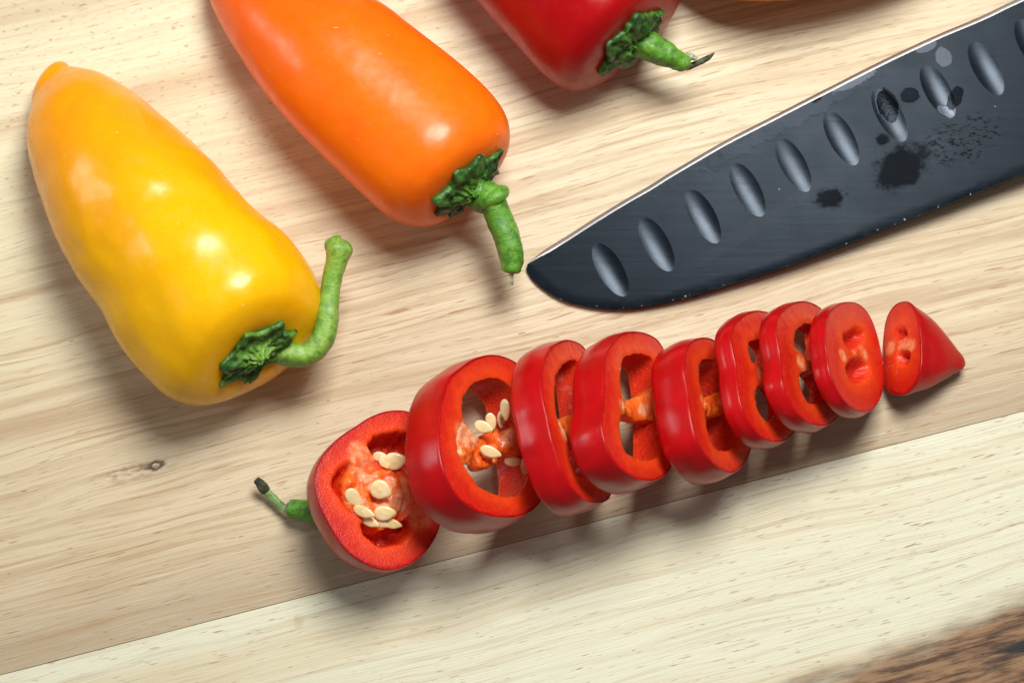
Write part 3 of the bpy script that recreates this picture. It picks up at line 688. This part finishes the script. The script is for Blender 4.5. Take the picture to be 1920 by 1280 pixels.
# ring 5
r5, p5 = slice_ring(c5([(470, 135), (410, 150), (365, 200), (340, 270), (335, 360), (345, 450), (360, 560), (370, 650), (385, 740), (410, 840), (440, 920), (490, 1000), (550, 1070), (620, 1120), (690, 1140), (760, 1095), (810, 1020), (835, 940), (835, 860), (820, 760), (790, 640), (755, 500), (710, 400), (660, 280), (610, 195), (550, 150), (510, 138)]),
    [c5([(490, 290), (460, 310), (448, 350), (450, 410), (458, 480), (480, 560), (490, 640), (497, 700), (505, 780), (520, 850), (550, 930), (590, 970), (640, 980), (700, 955), (725, 900), (728, 820), (712, 720), (685, 610), (650, 500), (620, 400), (585, 320), (540, 290)])],
    58, 17, 0.68, 1.02, "thick red pepper ring with narrow slot openings and bright orange membrane", ribs=c5([(480, 610, 18), (690, 600, 18)]), seed=5)
slab(r5, p5, c5([(460, 545), (505, 560), (560, 560), (640, 520), (690, 520), (720, 660), (650, 690), (580, 690), (520, 690), (475, 680)]), 0.02, 0.24, 0.48, pale=c5([(490, 610, 12), (670, 600, 14)]), amp=0.05, seed=9)
# ring 6
r6, p6 = slice_ring(c7([(350, 153), (290, 170), (230, 215), (195, 270), (185, 340), (195, 420), (215, 520), (220, 620), (235, 720), (260, 810), (300, 890), (350, 960), (410, 1005), (480, 1022), (540, 1012), (590, 970), (625, 900), (640, 820), (635, 700), (610, 550), (565, 390), (525, 280), (490, 210), (440, 170), (400, 157)]),
    [c7([(345, 343), (312, 352), (302, 390), (308, 440), (325, 488), (362, 500), (390, 530), (425, 520), (445, 460), (435, 390), (400, 345)]),
     c7([(412, 635), (375, 645), (352, 675), (345, 730), (360, 800), (388, 850), (420, 883), (460, 880), (510, 850), (530, 790), (520, 710), (480, 645), (445, 622)])],
    54, 18, 0.36, 1.02, "thin red pepper ring with two wide openings, leftmost of the three thin rings", ribs=c7([(380, 575, 22), (460, 580, 22)]), seed=6)
r7, p7 = slice_ring(c7([(650, 90), (590, 105), (540, 140), (500, 190), (485, 260), (490, 350), (510, 450), (515, 540), (520, 620), (545, 700), (580, 770), (630, 840), (690, 890), (760, 912), (820, 910), (880, 870), (915, 815), (930, 740), (920, 600), (892, 450), (858, 300), (815, 185), (770, 130), (710, 98)]),
    [c7([(700, 235), (650, 250), (615, 290), (608, 350), (615, 395), (650, 425), (690, 470), (730, 478), (765, 440), (780, 370), (772, 290), (745, 245)]),
     c7([(690, 550), (658, 558), (640, 590), (645, 640), (665, 700), (690, 750), (718, 768), (760, 765), (800, 735), (810, 670), (785, 600), (740, 552)])],
    54, 17, 0.36, 1.02, "thin red pepper ring in the middle of the three thin rings", ribs=c7([(650, 500, 24), (740, 515, 22)]), seed=7)

# solid pieces with pits (last ring, stem piece, tip): the cut face is a relief surface
def face_relief(pl, O, pits, spacing, ribs, seed, extra=None):
    V2, F, lm = trig([O], spacing)
    rim = dist_poly(V2, O); dep = np.zeros(len(V2)); hole = np.full(len(V2), 9.); deep = np.zeros(len(V2))
    for (poly, D, w) in pits:
        H = spline(pl.un(poly), 70, True)
        for i in range(len(H)):
            d = H[i] - H.mean(0); H[i] += d / (np.linalg.norm(d) + 1e-6) * 0.03 * fnoise((H[i][0], H[i][1], seed), 7, seed, 2)
        ins = inside(V2, H); dd = dist_poly(V2, H); f = sstep(-0.02, w, np.where(ins, dd, -dd))
        dep = np.maximum(dep, D * f); hole = np.minimum(hole, np.where(ins, 0, dd)); deep = np.maximum(deep, np.where(ins, sstep(0.0, 0.08, dd), 0))
    nz = np.array([fnoise((p[0], p[1], seed), 6, seed, 3) for p in V2])
    dep = dep + 0.004 * nz + 0.05 * nz * deep + 0.006 * (1 - sstep(0, 0.04, rim))
    rib = blobs(V2, pl, ribs)
    if extra: dep, rib, deep = extra(V2, dep, rib, deep)
    return V2, F, lm, dep, {'rim': rim, 'hole': hole, 'rib': rib * (1 - deep), 'deep': deep}
def solid(name, outer, pits, theta, az, t, back, label, cat, ribs, seed, shell, group=None, spacing=0.04, extra=None, rest=0.0):
    """shell: function(pl, O, ctr) -> list of rows (world points) going back from the face; last row closes"""
    pl = Plane(R(theta), R(az), outer, t, back, rest)
    O = spline(pl.un(outer), 170, True); ctr = O.mean(0); w0 = pl.w([ctr], t * 0.5)[0]
    root = empty(name, (w0[0], w0[1], 0), label, cat, group)
    pl.outer, pl.holes = O, [spline(pl.un(p_[0]), 70, True) for p_ in pits]
    Oin = ctr + (O - ctr) * (1 - 0.012 / np.linalg.norm(O - ctr, axis=1))[:, None]
    V2, F, lm, dep, att = face_relief(pl, Oin, pits, spacing, ribs, seed, extra)
    rows = shell(pl, O, ctr)
    n0 = len(V2); V = [pl.w(V2, dep)]; faces = [tuple(f) for f in F]; base = n0; prev = lm[0]; m = len(prev); A = {k: [v] for k, v in att.items()}
    inn = [r + (r.mean(0) - r) * 0.02 for r in rows]
    for r in inn:
        V.append(r); cur = list(range(base, base + m)); base += m
        faces += [(prev[i], cur[i], cur[(i + 1) % m], prev[(i + 1) % m]) for i in range(m)]; prev = cur
        for k, vv in (('rim', 0.5), ('hole', 9.), ('rib', 0.), ('deep', 0.)): A[k].append(np.full(m, vv))
    faces.append(tuple(prev))
    mk("flesh", np.vstack(V), faces, M['flesh'], root, attrs={k: np.concatenate(v) for k, v in A.items()}, sharp=65)
    R0 = pl.w(O, 0.0); out = [R0, pl.w(ctr + (O - ctr) * 1.008, 0.02)] + rows
    Fs = grid_faces(len(out), m); e = (len(out) - 1) * m; Fs.append(tuple(e + j for j in range(m)))
    # the inside of the skin lies just within, closing it into a thin cup
    ins_ = [pl.w(Oin, 0.004)] + [r + (r.mean(0) - r) * 0.012 for r in rows]
    b2 = len(out) * m; Fs += grid_faces(len(ins_), m, base=b2); Fs.append(tuple(b2 + (len(ins_) - 1) * m + j for j in range(m)))
    Fs += [(j, (j + 1) % m, b2 + (j + 1) % m, b2 + j) for j in range(m)]
    sk = mk("skin", np.vstack(out + ins_), Fs, M['cut_skin'], root)
    return root, pl, rows, O, ctr
def shell_ring(t, back):
    def f(pl, O, ctr):
        rows = []
        for k in range(0, 9):
            g = k / 8; d = 0.06 + (t - 0.08) * g; s_ = 1 + (back - 1) * g + 0.02 * math.sin(math.pi * g) + 0.008
            rows.append(pl.w(ctr + (O - ctr) * s_, d))
        rows.append(pl.w(ctr + (O - ctr) * back * 0.99, t)); rows.append(pl.w(ctr + (O - ctr) * 0.3, t)); return rows
    return f
r8, p8, *_ = solid("pepper_ring", c8([(690, 103), (620, 115), (560, 160), (525, 220), (510, 300), (512, 400), (525, 500), (535, 590), (560, 680), (600, 760), (650, 840), (710, 895), (770, 925), (830, 928), (880, 895), (925, 820), (945, 740), (950, 650), (940, 540), (920, 430), (890, 320), (850, 220), (800, 150), (750, 115)]),
    [(c8([(760, 290), (690, 315), (645, 350), (648, 400), (670, 440), (710, 475), (760, 450), (800, 410), (812, 340)]), 0.24, 0.16),
     (c8([(730, 515), (680, 560), (663, 600), (675, 650), (720, 715), (790, 720), (845, 660), (845, 580), (800, 525)]), 0.27, 0.14)],
    54, 16, 0.32, 1.02, "thin red pepper ring with two shallow pits, next to the pointed tip", "pepper slice",
    c8([(640, 500, 20), (800, 490, 22), (730, 495, 12)]), 8, shell_ring(0.32, 1.02), group=RG)
# tip piece
def tip_shell(pl, O, ctr):
    tip = P(*ct([(835, 650)])[0], 0.30); c0 = pl.w([ctr], 0)[0]; rows = []
    prof = [(0.06, 0.985), (0.12, 0.955), (0.2, 0.915), (0.27, 0.875), (0.36, 0.81), (0.45, 0.735), (0.55, 0.64), (0.65, 0.52), (0.76, 0.385), (0.85, 0.27), (0.92, 0.20), (0.97, 0.13), (1.0, 0.06), (1.01, 0.01)]
    W0 = pl.w(O, 0); ax = (tip - c0); L = np.linalg.norm(ax); a = ax / L
    for (t, s_) in prof:
        c = c0 + ax * t; c = c + np.array([0, 0, 0.0])
        d = W0 - c0; k = sstep(0, 0.5, t); d2 = d - np.outer(d @ a, a) * k
        r = c + d2 * s_; r = r + d2 * s_ * (0.05 * np.array([fnoise(q, 1.6, 4, 2) for q in r]))[:, None]
        r[:, 2] = np.where(r[:, 2] < 0.04, 0.004 + 0.036 * np.exp((r[:, 2] - 0.04) / 0.2), r[:, 2])
        rows.append(r)
    return rows
tp_, pt, *_ = solid("pepper_tip", c8([(1105, 100), (1040, 120), (990, 180), (960, 260), (945, 380), (940, 500), (940, 620), (955, 730), (1000, 785), (1060, 800), (1120, 785), (1170, 730), (1210, 650), (1228, 560), (1230, 460), (1225, 360), (1215, 270), (1190, 170), (1150, 115)]),
    [(c8([(1090, 285), (1040, 300), (1020, 340), (1035, 385), (1075, 395), (1115, 370), (1125, 320)]), 0.16, 0.18), (c8([(1110, 465), (1060, 475), (1040, 520), (1060, 575), (1100, 585), (1135, 545), (1140, 490)]), 0.24, 0.13), ],
    62, 170, 0.02, 1.0, "solid pointed red tip of the sliced pepper at the far right of the row", "pepper piece",
    c8([(1090, 430, 24), (1000, 450, 22), (1150, 430, 22)]), 12, tip_shell)
# stem piece
def cup_shell(pl, O, ctr):
    rows = []
    for (d, s_) in [(0.06, 1.010), (0.2, 1.01), (0.4, 0.99), (0.6, 0.95), (0.78, 0.88), (0.9, 0.80), (1.0, 0.70), (1.06, 0.55), (1.06, 0.4), (1.0, 0.28), (0.97, 0.1)]:
        r = pl.w(ctr + (O - ctr) * s_, d); rows.append(r)
    return rows
def core(V2, dep, rib, deep):
    c = p1c; d = np.linalg.norm((V2 - c) / np.array([0.78, 0.62]), axis=1)
    f = 1 - sstep(0.45, 1.0, d); nz = np.array([fnoise((p[0], p[1], 3), 3.2, 44, 4) for p in V2])
    return np.maximum(dep, f * 0.22), rib, deep
O1 = c1([(690, 110), (600, 122), (500, 162), (415, 217), (335, 268), (255, 335), (185, 415), (140, 500), (122, 580), (125, 660), (150, 770), (195, 870), (245, 960), (300, 1045), (365, 1115), (450, 1175), (540, 1215), (640, 1232), (740, 1210), (830, 1165), (900, 1100), (950, 1030), (985, 960), (1010, 870), (1022, 760), (1020, 640), (1000, 500), (960, 360), (900, 240), (840, 160), (770, 118)])
p1tmp = Plane(R(30), R(22), O1, 1.06, 0.7); p1c = p1tmp.un(c1([(570, 700)]))[0]
s1, p1, rows1, Oo1, ctr1 = solid("pepper_stem_piece", O1,
    [(c1([(560, 280), (500, 330), (490, 365), (525, 425), (580, 480), (660, 500), (740, 520), (800, 600), (870, 560), (880, 440), (850, 320), (780, 262), (680, 255)]), 0.60, 0.13),
     (c1([(330, 480), (270, 530), (240, 600), (255, 680), (300, 740), (335, 800), (395, 830), (400, 760), (345, 690), (330, 600), (385, 520), (375, 465)]), 0.40, 0.12),
     (c1([(440, 900), (450, 960), (490, 1010), (560, 1065), (660, 1070), (740, 1040), (800, 975), (830, 900), (800, 850), (720, 880), (600, 900), (500, 880)]), 0.5, 0.14),
     (c1([(360, 700), (330, 640), (350, 560), (430, 600), (470, 650), (480, 800), (520, 860), (430, 850)]), 0.18, 0.15)],
    30, 22, 1.06, 0.7, "stem end of the sliced red pepper with exposed core, seeds and green stem", "pepper piece",
    c1([(410, 390, 26), (470, 430, 34), (430, 470, 34), (500, 520, 34), (790, 760, 40), (860, 870, 36), (780, 690, 34), (740, 620, 20), (560, 700, 30)]), 14, cup_shell, extra=core, spacing=0.036)
slab(s1, p1, c1([(350, 540), (420, 500), (500, 560), (560, 530), (640, 520), (700, 560), (730, 640), (740, 720), (720, 800), (690, 870), (640, 930), (560, 940), (480, 890), (400, 830), (340, 760), (320, 660), (320, 590)]), -0.02, 0.0, 0.8, pale=c1([(480, 550, 36), (600, 770, 28), (460, 770, 18), (720, 740, 34), (640, 620, 20), (520, 660, 16)]), amp=0.13, seed=17, name="core")
for (u, v, a, b, an, de, ti) in [(572, 435, 13, 9, 5, 0.18, .2), (605, 470, 14, 10, 60, 0.12, .3), (678, 468, 20.5, 16, -4, 0.02, .1), (738, 560, 12, 8, -45, 0.25, .3), (752, 612, 10, 6, -20, 0.25, .2), (578, 670, 19, 17.5, 30, -0.10, .15), (385, 725, 19, 12.5, 62, 0.05, .3), (458, 826, 20, 10, 20, -0.02, .3), (500, 893, 18, 9, 25, 0.08, .3), (572, 900, 16, 8.5, 32, 0.10, .3), (606, 835, 19, 13.5, 0, -0.06, .1), (655, 907, 18, 9, 14, 0.02, .2)]:
    q = c1([(u, v)])[0]; seed_obj(s1, p1, q[0], q[1], a, b, an, de - 0.10, ti, random.uniform(0, 6))
tube("stem", pc((460, 880), 10.667, [(2100, 900, 0.45, 22), (1700, 880, 0.40, 21), (1400, 850, 0.36, 20.5), (1150, 815, 0.33, 19.5), (960, 790, 0.30, 18.5), (890, 782, 0.29, 17.5)]), M['stem'], s1, amp=0.02, seed=6, capr=0.12)
tube("stem_peel", pc((460, 880), 10.667, [(880, 800, 0.28, 7), (780, 760, 0.25, 7.5), (650, 670, 0.22, 8), (520, 545, 0.22, 8.5), (400, 410, 0.26, 8.5), (310, 300, 0.32, 8), (225, 215, 0.38, 5.5)]), M['peel'], s1, n=40, seg=16, amp=0.02, seed=16, flat=0.5, label="thin grey-green strip curling off the stem's torn end")
tube("stem_rag", pc((460, 880), 10.667, [(900, 640, 0.42, 3), (870, 700, 0.42, 4.5), (850, 790, 0.38, 4.5), (840, 870, 0.3, 3)]), M['dry'], s1, n=20, seg=10, amp=0.02, seed=18, label="pale torn fibres at the stem's end")

tube("dried_tip", pc((460, 880), 10.667, [(420, 430, 0.26, 8), (360, 360, 0.30, 9.5), (300, 285, 0.34, 9.5), (225, 212, 0.39, 7)]), M['black_dry'], s1, n=24, seg=16, amp=0.03, seed=26, flat=0.6, label="shrivelled blackish end of the strip")
def beads(root, pl, pts, n, seed, r0=0.004, r1=0.010):
    rnd = random.Random(seed); V, F = [], []
    bm = bmesh.new(); bmesh.ops.create_icosphere(bm, subdivisions=2, radius=1.0); bv = np.array([v.co[:] for v in bm.verts]); bf = [tuple(v.index for v in f.verts) for f in bm.faces]; bm.free()
    for k in range(n):
        u, v, sp = pts[rnd.randrange(len(pts))]; u += rnd.gauss(0, sp); v += rnd.gauss(0, sp)
        q = pl.un([(u, v)]); r = rnd.uniform(r0, r1); b = len(V)
        if not inside(q, pl.outer)[0] or dist_poly(q, pl.outer)[0] < 0.04: continue
        if any(inside(q, h)[0] or dist_poly(q, h)[0] < 0.015 for h in pl.holes): continue
        c = pl.w(q, 0.0)[0]
        V += list(c + (bv - np.outer(bv @ pl.n, pl.n) * 0.3) * r * np.array([1, rnd.uniform(1, 1.5), 1])); F += [tuple(i + b for i in f) for f in bf]
    o = mk("juice_beads", V, F, M['juice'], root, label="tiny glistening juice beads on the cut face"); o['kind'] = 'stuff'
js = NT("pepper_juice"); M['juice'] = js.set(Base_Color=(0.9, 0.22, 0.12), Roughness=0.08, Transmission_Weight=0.4, IOR=1.34, Coat_Weight=1.0)
beads(r8, p8, c8([(690, 655, 4), (720, 720, 4), (820, 640, 3), (770, 300, 5), (800, 320, 4), (830, 800, 6), (860, 640, 2), (700, 640, 3), (860, 700, 3)]), 40, 1)
beads(tp_, pt, c8([(1000, 590, 4), (1020, 620, 4), (1050, 600, 4), (1010, 380, 3), (1020, 360, 2), (1100, 280, 3), (1130, 320, 3), (1060, 590, 3)]), 55, 2)
beads(r5, p5, c5([(655, 800, 2), (705, 805, 2), (715, 860, 2), (720, 925, 2), (625, 380, 2), (445, 420, 2), (450, 360, 2), (500, 760, 2)]), 28, 3)
beads(r4, p4, c34([(815, 650, 2), (810, 280, 3), (1010, 1100, 8), (1130, 1020, 5), (1055, 300, 3), (870, 920, 3)]), 26, 4)
beads(r7, p7, c7([(650, 640, 2), (660, 420, 4), (700, 540, 3), (560, 500, 8), (640, 760, 8), (740, 225, 8)]), 26, 5)
beads(r6, p6, c7([(345, 760, 2), (380, 860, 3), (250, 400, 10), (240, 560, 8), (440, 900, 8)]), 20, 6)
beads(r2, p2, c2([(560, 950, 5), (600, 960, 6), (960, 840, 5), (970, 1010, 8), (430, 700, 8), (620, 100, 16), (800, 1080, 16)]), 34, 7)
beads(s1, p1, c1([(800, 970, 6), (300, 740, 6), (160, 620, 8), (640, 1140, 30), (860, 1020, 16)]), 24, 8)

# ------------------------------------------------------------------ knife
ke = px((960, 0), 2, [(48, 998), (115, 942), (209, 882), (302, 822), (415, 753), (509, 699), (584, 652), (677, 597), (800, 526), (960, 444), (1080, 382), (1192, 325), (1390, 225), (1586, 133), (1754, 62), (1884, 0), (2100, -95), (2400, -215), (2750, -340)])
ks = px((960, 0), 2, [(48, 1000), (75, 1045), (130, 1092), (200, 1128), (300, 1150), (400, 1156), (500, 1147), (650, 1114), (850, 1055), (1050, 990), (1250, 915), (1450, 835), (1650, 757), (1920, 648), (2100, 575), (2400, 452), (2700, 330)])
kt = P(985, 502, 0.10); kdir = P(1900, 190)[:2] - P(985, 502)[:2]; kdir /= np.linalg.norm(kdir)
KS, KX = 0.055, 0.012
kx = np.array([kdir[0], kdir[1], KS]); kx /= np.linalg.norm(kx); ky = np.cross([0, 0, 1.0], kx); ky /= np.linalg.norm(ky); ky[2] -= KX; kn = np.cross(kx, ky); kn /= np.linalg.norm(kn)
kt = kt.copy()
def kun(pts):
    r = []
    for p in pts:
        q = PP(p[0], p[1], kt, kn) - kt; r.append((q @ kx, q @ ky))
    return np.array(r)
def kw(q, d=0.0):
    q = np.asarray(q); d = np.broadcast_to(np.asarray(d, float), (len(q),)); return kt + q[:, :1] * kx + q[:, 1:2] * ky - d[:, None] * kn
def steel_edge():
    s = NT("ground_edge_steel"); co = s.co()
    return s.set(Base_Color=(0.75, 0.78, 0.80), Metallic=1.0, Roughness=0.45, Normal=s.bump(s.noise(co, 30, 3), 0.2, 0.01))
def blade_mat(name="black_coated_blade", extra=0.0, spec=0.085, ior=1.5):
    s = NT(name); co = s.co()
    def wpt(u, v):
        q = kw(kun([(u, v)]))[0]; return (q[0] - kt[0], q[1] - kt[1], 0)
    nz = s.noise(co, 3.2, 5, 0.6); nf = s.noise(co, 14, 4, 0.65)
    def spot(u, v, rx, ry, ang, k=0.55, fine=0.35):
        c = wpt(u, v)
        m = s.map(s.vmath('SUBTRACT', co, c), rot=(0, 0, R(-ang)))
        flat = s.vmath('MULTIPLY', m, (100 / rx, 100 / ry, 0.0))
        l = s.vmath('LENGTH', flat)
        l = s.math('ADD', l, s.math('ADD', s.math('MULTIPLY', s.math('SUBTRACT', nz, 0.5), k * 3), s.math('MULTIPLY', s.math('SUBTRACT', nf, 0.5), fine * 3)))
        return l
    def acc(L, lo=1.0, hi=0.86):
        r = None
        for a in L:
            x = s.rng(a, lo, hi); r = x if r is None else s.math('MAXIMUM', r, x)
        return r
    dark = acc([spot(1705, 178, 18, 15, 0, .2, .2), spot(1664, 198, 20, 36, 15, .2, .15), spot(1790, 185, 12, 26, -25, .25, .2)])
    soft = acc([spot(1555, 372, 34, 22, 10, .5, .5), spot(1690, 315, 62, 44, 35, .5, .2), spot(1530, 183, 14, 9, 20, .2), spot(1655, 262, 14, 12, 0)], 1.1, 0.6)
    light = acc([spot(1769, 106, 16, 21, 20, .25, .15), spot(1600, 150, 55, 14, 27, .3, .3), spot(1735, 85, 26, 14, 25, .3, .15), spot(1775, 208, 20, 10, -30, .2, .1)])
    stippleA = s.rng(spot(1800, 265, 110, 55, 20, .2, .1), 1.0, 0.5)
    vv = s.noise(s.map(co, rot=(0, 0, R(-25)), sc=(6, 13, 6)), 1.6, 3, 0.6)
    stip = s.math('MULTIPLY', stippleA, s.rng(vv, 0.54, 0.60))
    streak = s.noise(s.map(co, rot=(0, 0, R(-27)), sc=(0.35, 9, 1)), 1.0, 4, 0.6)
    trail = s.rng(spot(1420, 420, 170, 16, 33, .35, .3), 1.0, 0.8, 0, 0.7)
    edge_s = s.rng(spot(1480, 225, 240, 22, 29, .6, .4), 1.0, 0.7, 0, 0.6)
    col = s.mix(s.rng(streak, 0.35, 0.7), (0.004, 0.007, 0.011), (0.007, 0.011, 0.017))
    col = s.mix(light, col, (0.08, 0.09, 0.115))
    col = s.mix(s.math('MAXIMUM', dark, soft), col, (0.003, 0.004, 0.006)); col = s.mix(s.math('MULTIPLY', stip, 0.9), col, (0.004, 0.005, 0.006))
    col = s.mix(trail, col, (0.012, 0.015, 0.02))
    wear = s.attr('wear'); wn = s.noise(s.map(co, sc=(7, 7, 7)), 1.6, 3, 0.7)
    wr = s.math('MULTIPLY', s.rng(wear, 0.5, 0.95), s.rng(wn, 0.64, 0.70))
    flk = s.math('MULTIPLY', s.rng(s.vor(co, 1.6), 0.010, 0.02, 1, 0), 0.8)
    wr = s.math('MAXIMUM', wr, flk)
    col = s.mix(wr, col, (0.75, 0.75, 0.75))
    r = s.rng(s.noise(co, 1.3, 4), 0.3, 0.7, 0.24 + extra, 0.30 + extra)
    r = s.math('SUBTRACT', r, s.math('MULTIPLY', s.math('ADD', dark, s.math('MULTIPLY', edge_s, 0.3)), 0.20))
    r = s.math('ADD', r, s.math('MULTIPLY', light, -0.05))
    wet = s.math('MAXIMUM', s.math('MAXIMUM', dark, light), s.math('MULTIPLY', edge_s, 0.6))
    b = s.bump(s.noise(co, 110, 2), 0.18, 0.006)
    b = s.bump(s.math('MULTIPLY', s.noise(co, 17, 3, 0.6), wet), 0.30, 0.016, b)
    b = s.bump(s.math('ADD', dark, light), 0.12, 0.005, b)
    b = s.bump(streak, 0.14, 0.012, b)
    b = s.bump(s.noise(s.map(co, rot=(0, 0, R(-27)), sc=(0.6, 60, 1)), 1.0, 2), 0.10, 0.004, b)
    return s.set(Base_Color=col, IOR=ior, Metallic=0.0, Roughness=r, Normal=b, Specular_IOR_Level=s.math("MULTIPLY", s.math("SUBTRACT", 1.0, s.math("MULTIPLY", s.math("MAXIMUM", s.math("MAXIMUM", soft, dark), stip), 0.8)), spec), Specular_Tint=(0.66, 0.80, 1.0, 1), Coat_Weight=0.0)
M['blade'] = blade_mat(); M['hollow'] = blade_mat('ground_hollow_steel', 0.0, 0.32, 1.5); M['edge'] = steel_edge()
knife = empty("kitchen_knife", kt.tolist(), "black bladed kitchen knife with oval hollows, lying right of the orange pepper", "knife")
E = spline(kun(ke), 260); S_ = spline(kun(ks), 260)
# thickness at a point: none at the cutting edge, thick at the spine
def thick(q):
    f = 1 - np.clip(dist_poly(q, S_[::4]) / 1.2, 0, 1) if len(q) else q
    return f
def vgrow(x): return 0.05 + 0.22 * sstep(0.0, 2.5, x)
tanE = np.gradient(E, axis=0); tanE /= np.linalg.norm(tanE, axis=1)[:, None]; nrE = np.stack([tanE[:, 1], -tanE[:, 0]], 1)
bw = 0.085 * sstep(-0.05, 0.6, E[:, 0])
Ein = E + nrE * (bw[:, None] + 0.002)
outl = np.vstack([Ein[1:-1], S_[::-1][:-1]])
if np.sum(outl[:, 0] * np.roll(outl[:, 1], -1) - np.roll(outl[:, 0], -1) * outl[:, 1]) < 0: outl = outl[::-1]
hol = px((960, 0), 2, [(370, 1012, 0), (543, 917, 0), (717, 812, 0), (884, 712, 0), (1056, 619, 0), (1236, 519, 0), (1416, 431, 0), (1597, 343, 0), (1778, 257, 0), (1952, 172, 0), (2135, 90, 0), (2315, 10, 0), (2500, -68, 0)])
holl = []; Hl = []
for k, (u, v, _) in enumerate(hol):
    a0 = R(61 if k else 60); A, B = 56, 23.5
    lp = []
    for j in range(56):
        t = 2 * math.pi * j / 56; x = A * math.cos(t); y = B * math.sin(t) * (1 - 0.05 * math.cos(t))
        lp.append((u + x * math.cos(a0) - y * math.sin(a0), v + x * math.sin(a0) + y * math.cos(a0)))
    Hl.append(kun(lp))
V2, F, lm = trig([outl] + Hl, 0.11); n0 = len(V2)
ds = dist_poly(V2, S_, False); wear = 1 - np.clip(ds / 0.09, 0, 1)
de_ = dist_poly(V2, Ein, False)
fr_ = de_ / (de_ + ds + 1e-6)
th_ = 0.012 + (vgrow(V2[:, 0])) * fr_ ** 0.55
top = kw(V2, 0.012 * wear ** 2); bot = kw(V2, th_)
bot[:, 2] = np.maximum(bot[:, 2], 0.006)
faces = [tuple(f) for f in F]
# bottom is a plain sheet without hollows
Vb, Fb, lb = trig([outl], 0.4); 
db = dist_poly(Vb, Ein, False); dsb = dist_poly(Vb, S_, False); fb_ = db / (db + dsb + 1e-6)
btm = kw(Vb, 0.014 + vgrow(Vb[:, 0]) * fb_ ** 0.55); btm[:, 2] = np.maximum(btm[:, 2], 0.006)
faces += [tuple(f[::-1] + n0) for f in Fb]
lo, lb0 = lm[0], lb[0]; m = len(lo)
faces += [(lo[i], lo[(i + 1) % m], n0 + lb0[(i + 1) % m], n0 + lb0[i]) for i in range(m)]
mk("blade", np.vstack([top, btm]), faces, M['blade'], knife, attrs={'wear': np.r_[wear, np.where(dsb < 0.02, 0.6, 0)]}, sharp=25, recalc=False)
for lp in Hl:
    c = lp.mean(0); rows = []; dd = []; ax_ = lp[0] - c; ax_ = ax_ / np.linalg.norm(ax_); pe = np.array([ax_[1], -ax_[0]])
    if pe[0] > 0: pe = -pe
    sh = pe * 0.0 + ax_ * 0.0
    for k in range(0, 11):
        f = 1 - k / 10.5; rows.append(kw(c + (lp - c) * f + sh * (1 - f), 0.036 * (1 - f * f)))
    m = len(lp); FF = grid_faces(11, m); FF.append(tuple(10 * m + j for j in range(m)))
    o = mk("hollow", np.vstack(rows), FF, M['hollow'], knife, attrs={'wear': np.zeros(11 * m)}, recalc=False)
    me = o.data
    if sum(p.normal.z for p in me.polygons) < 0: me.flip_normals()
me = bpy.data.objects["blade"].data
up_ = kw(Ein, 0.0); dn = kw(E, 0.016 * sstep(0, 1.0, E[:, 0]) + 0.003); ee = kw(E, 0.05 * sstep(0, 1.0, E[:, 0]) + 0.012); dn[:, 2] = np.maximum(dn[:, 2], 0.012); ee[:, 2] = np.maximum(ee[:, 2], 0.006)
rws = [up_, dn, ee, kw(Ein, 0.02)]
mk("cutting_edge", np.vstack(rws), grid_faces(4, len(E), closed=False), M['edge'], knife)
# handle, beyond the right edge of the frame
hb_ = kw(kun([px((960, 0), 2, [(2720, 10)])[0]]))[0]
hs = NT("black_handle_plastic"); hm = hs.set(Base_Color=hs.mix(hs.noise(hs.co(), 4, 3), (0.015, 0.015, 0.017), (0.028, 0.028, 0.03)), Roughness=0.45)
HV = []
hx, hy = kx, ky
for i in range(40):
    t = i / 39; c = hb_ + hx * (t * 9.0 - 0.2) - kn * 0.1 - hy * 0.35 * math.sin(t * 3); w = 0.95 - 0.15 * math.sin(t * math.pi) + 0.15 * t; h = 0.48; e = (1 - max(0, (t - 0.93) / 0.07) ** 2) ** 0.5 if t > 0.93 else min(1, 0.55 + t * 10)
    for j in range(24):
        a = 2 * math.pi * j / 24; ca, sa = math.cos(a), math.sin(a); s4 = lambda x: math.copysign(abs(x) ** 0.7, x)
        HV.append(c + hy * s4(ca) * w * max(e, 0.02) + kn * s4(sa) * h * max(e, 0.02))
FH = grid_faces(40, 24); FH.append(tuple(range(24))); FH.append(tuple(39 * 24 + j for j in range(24)))
mk("handle", HV, FH, hm, knife)
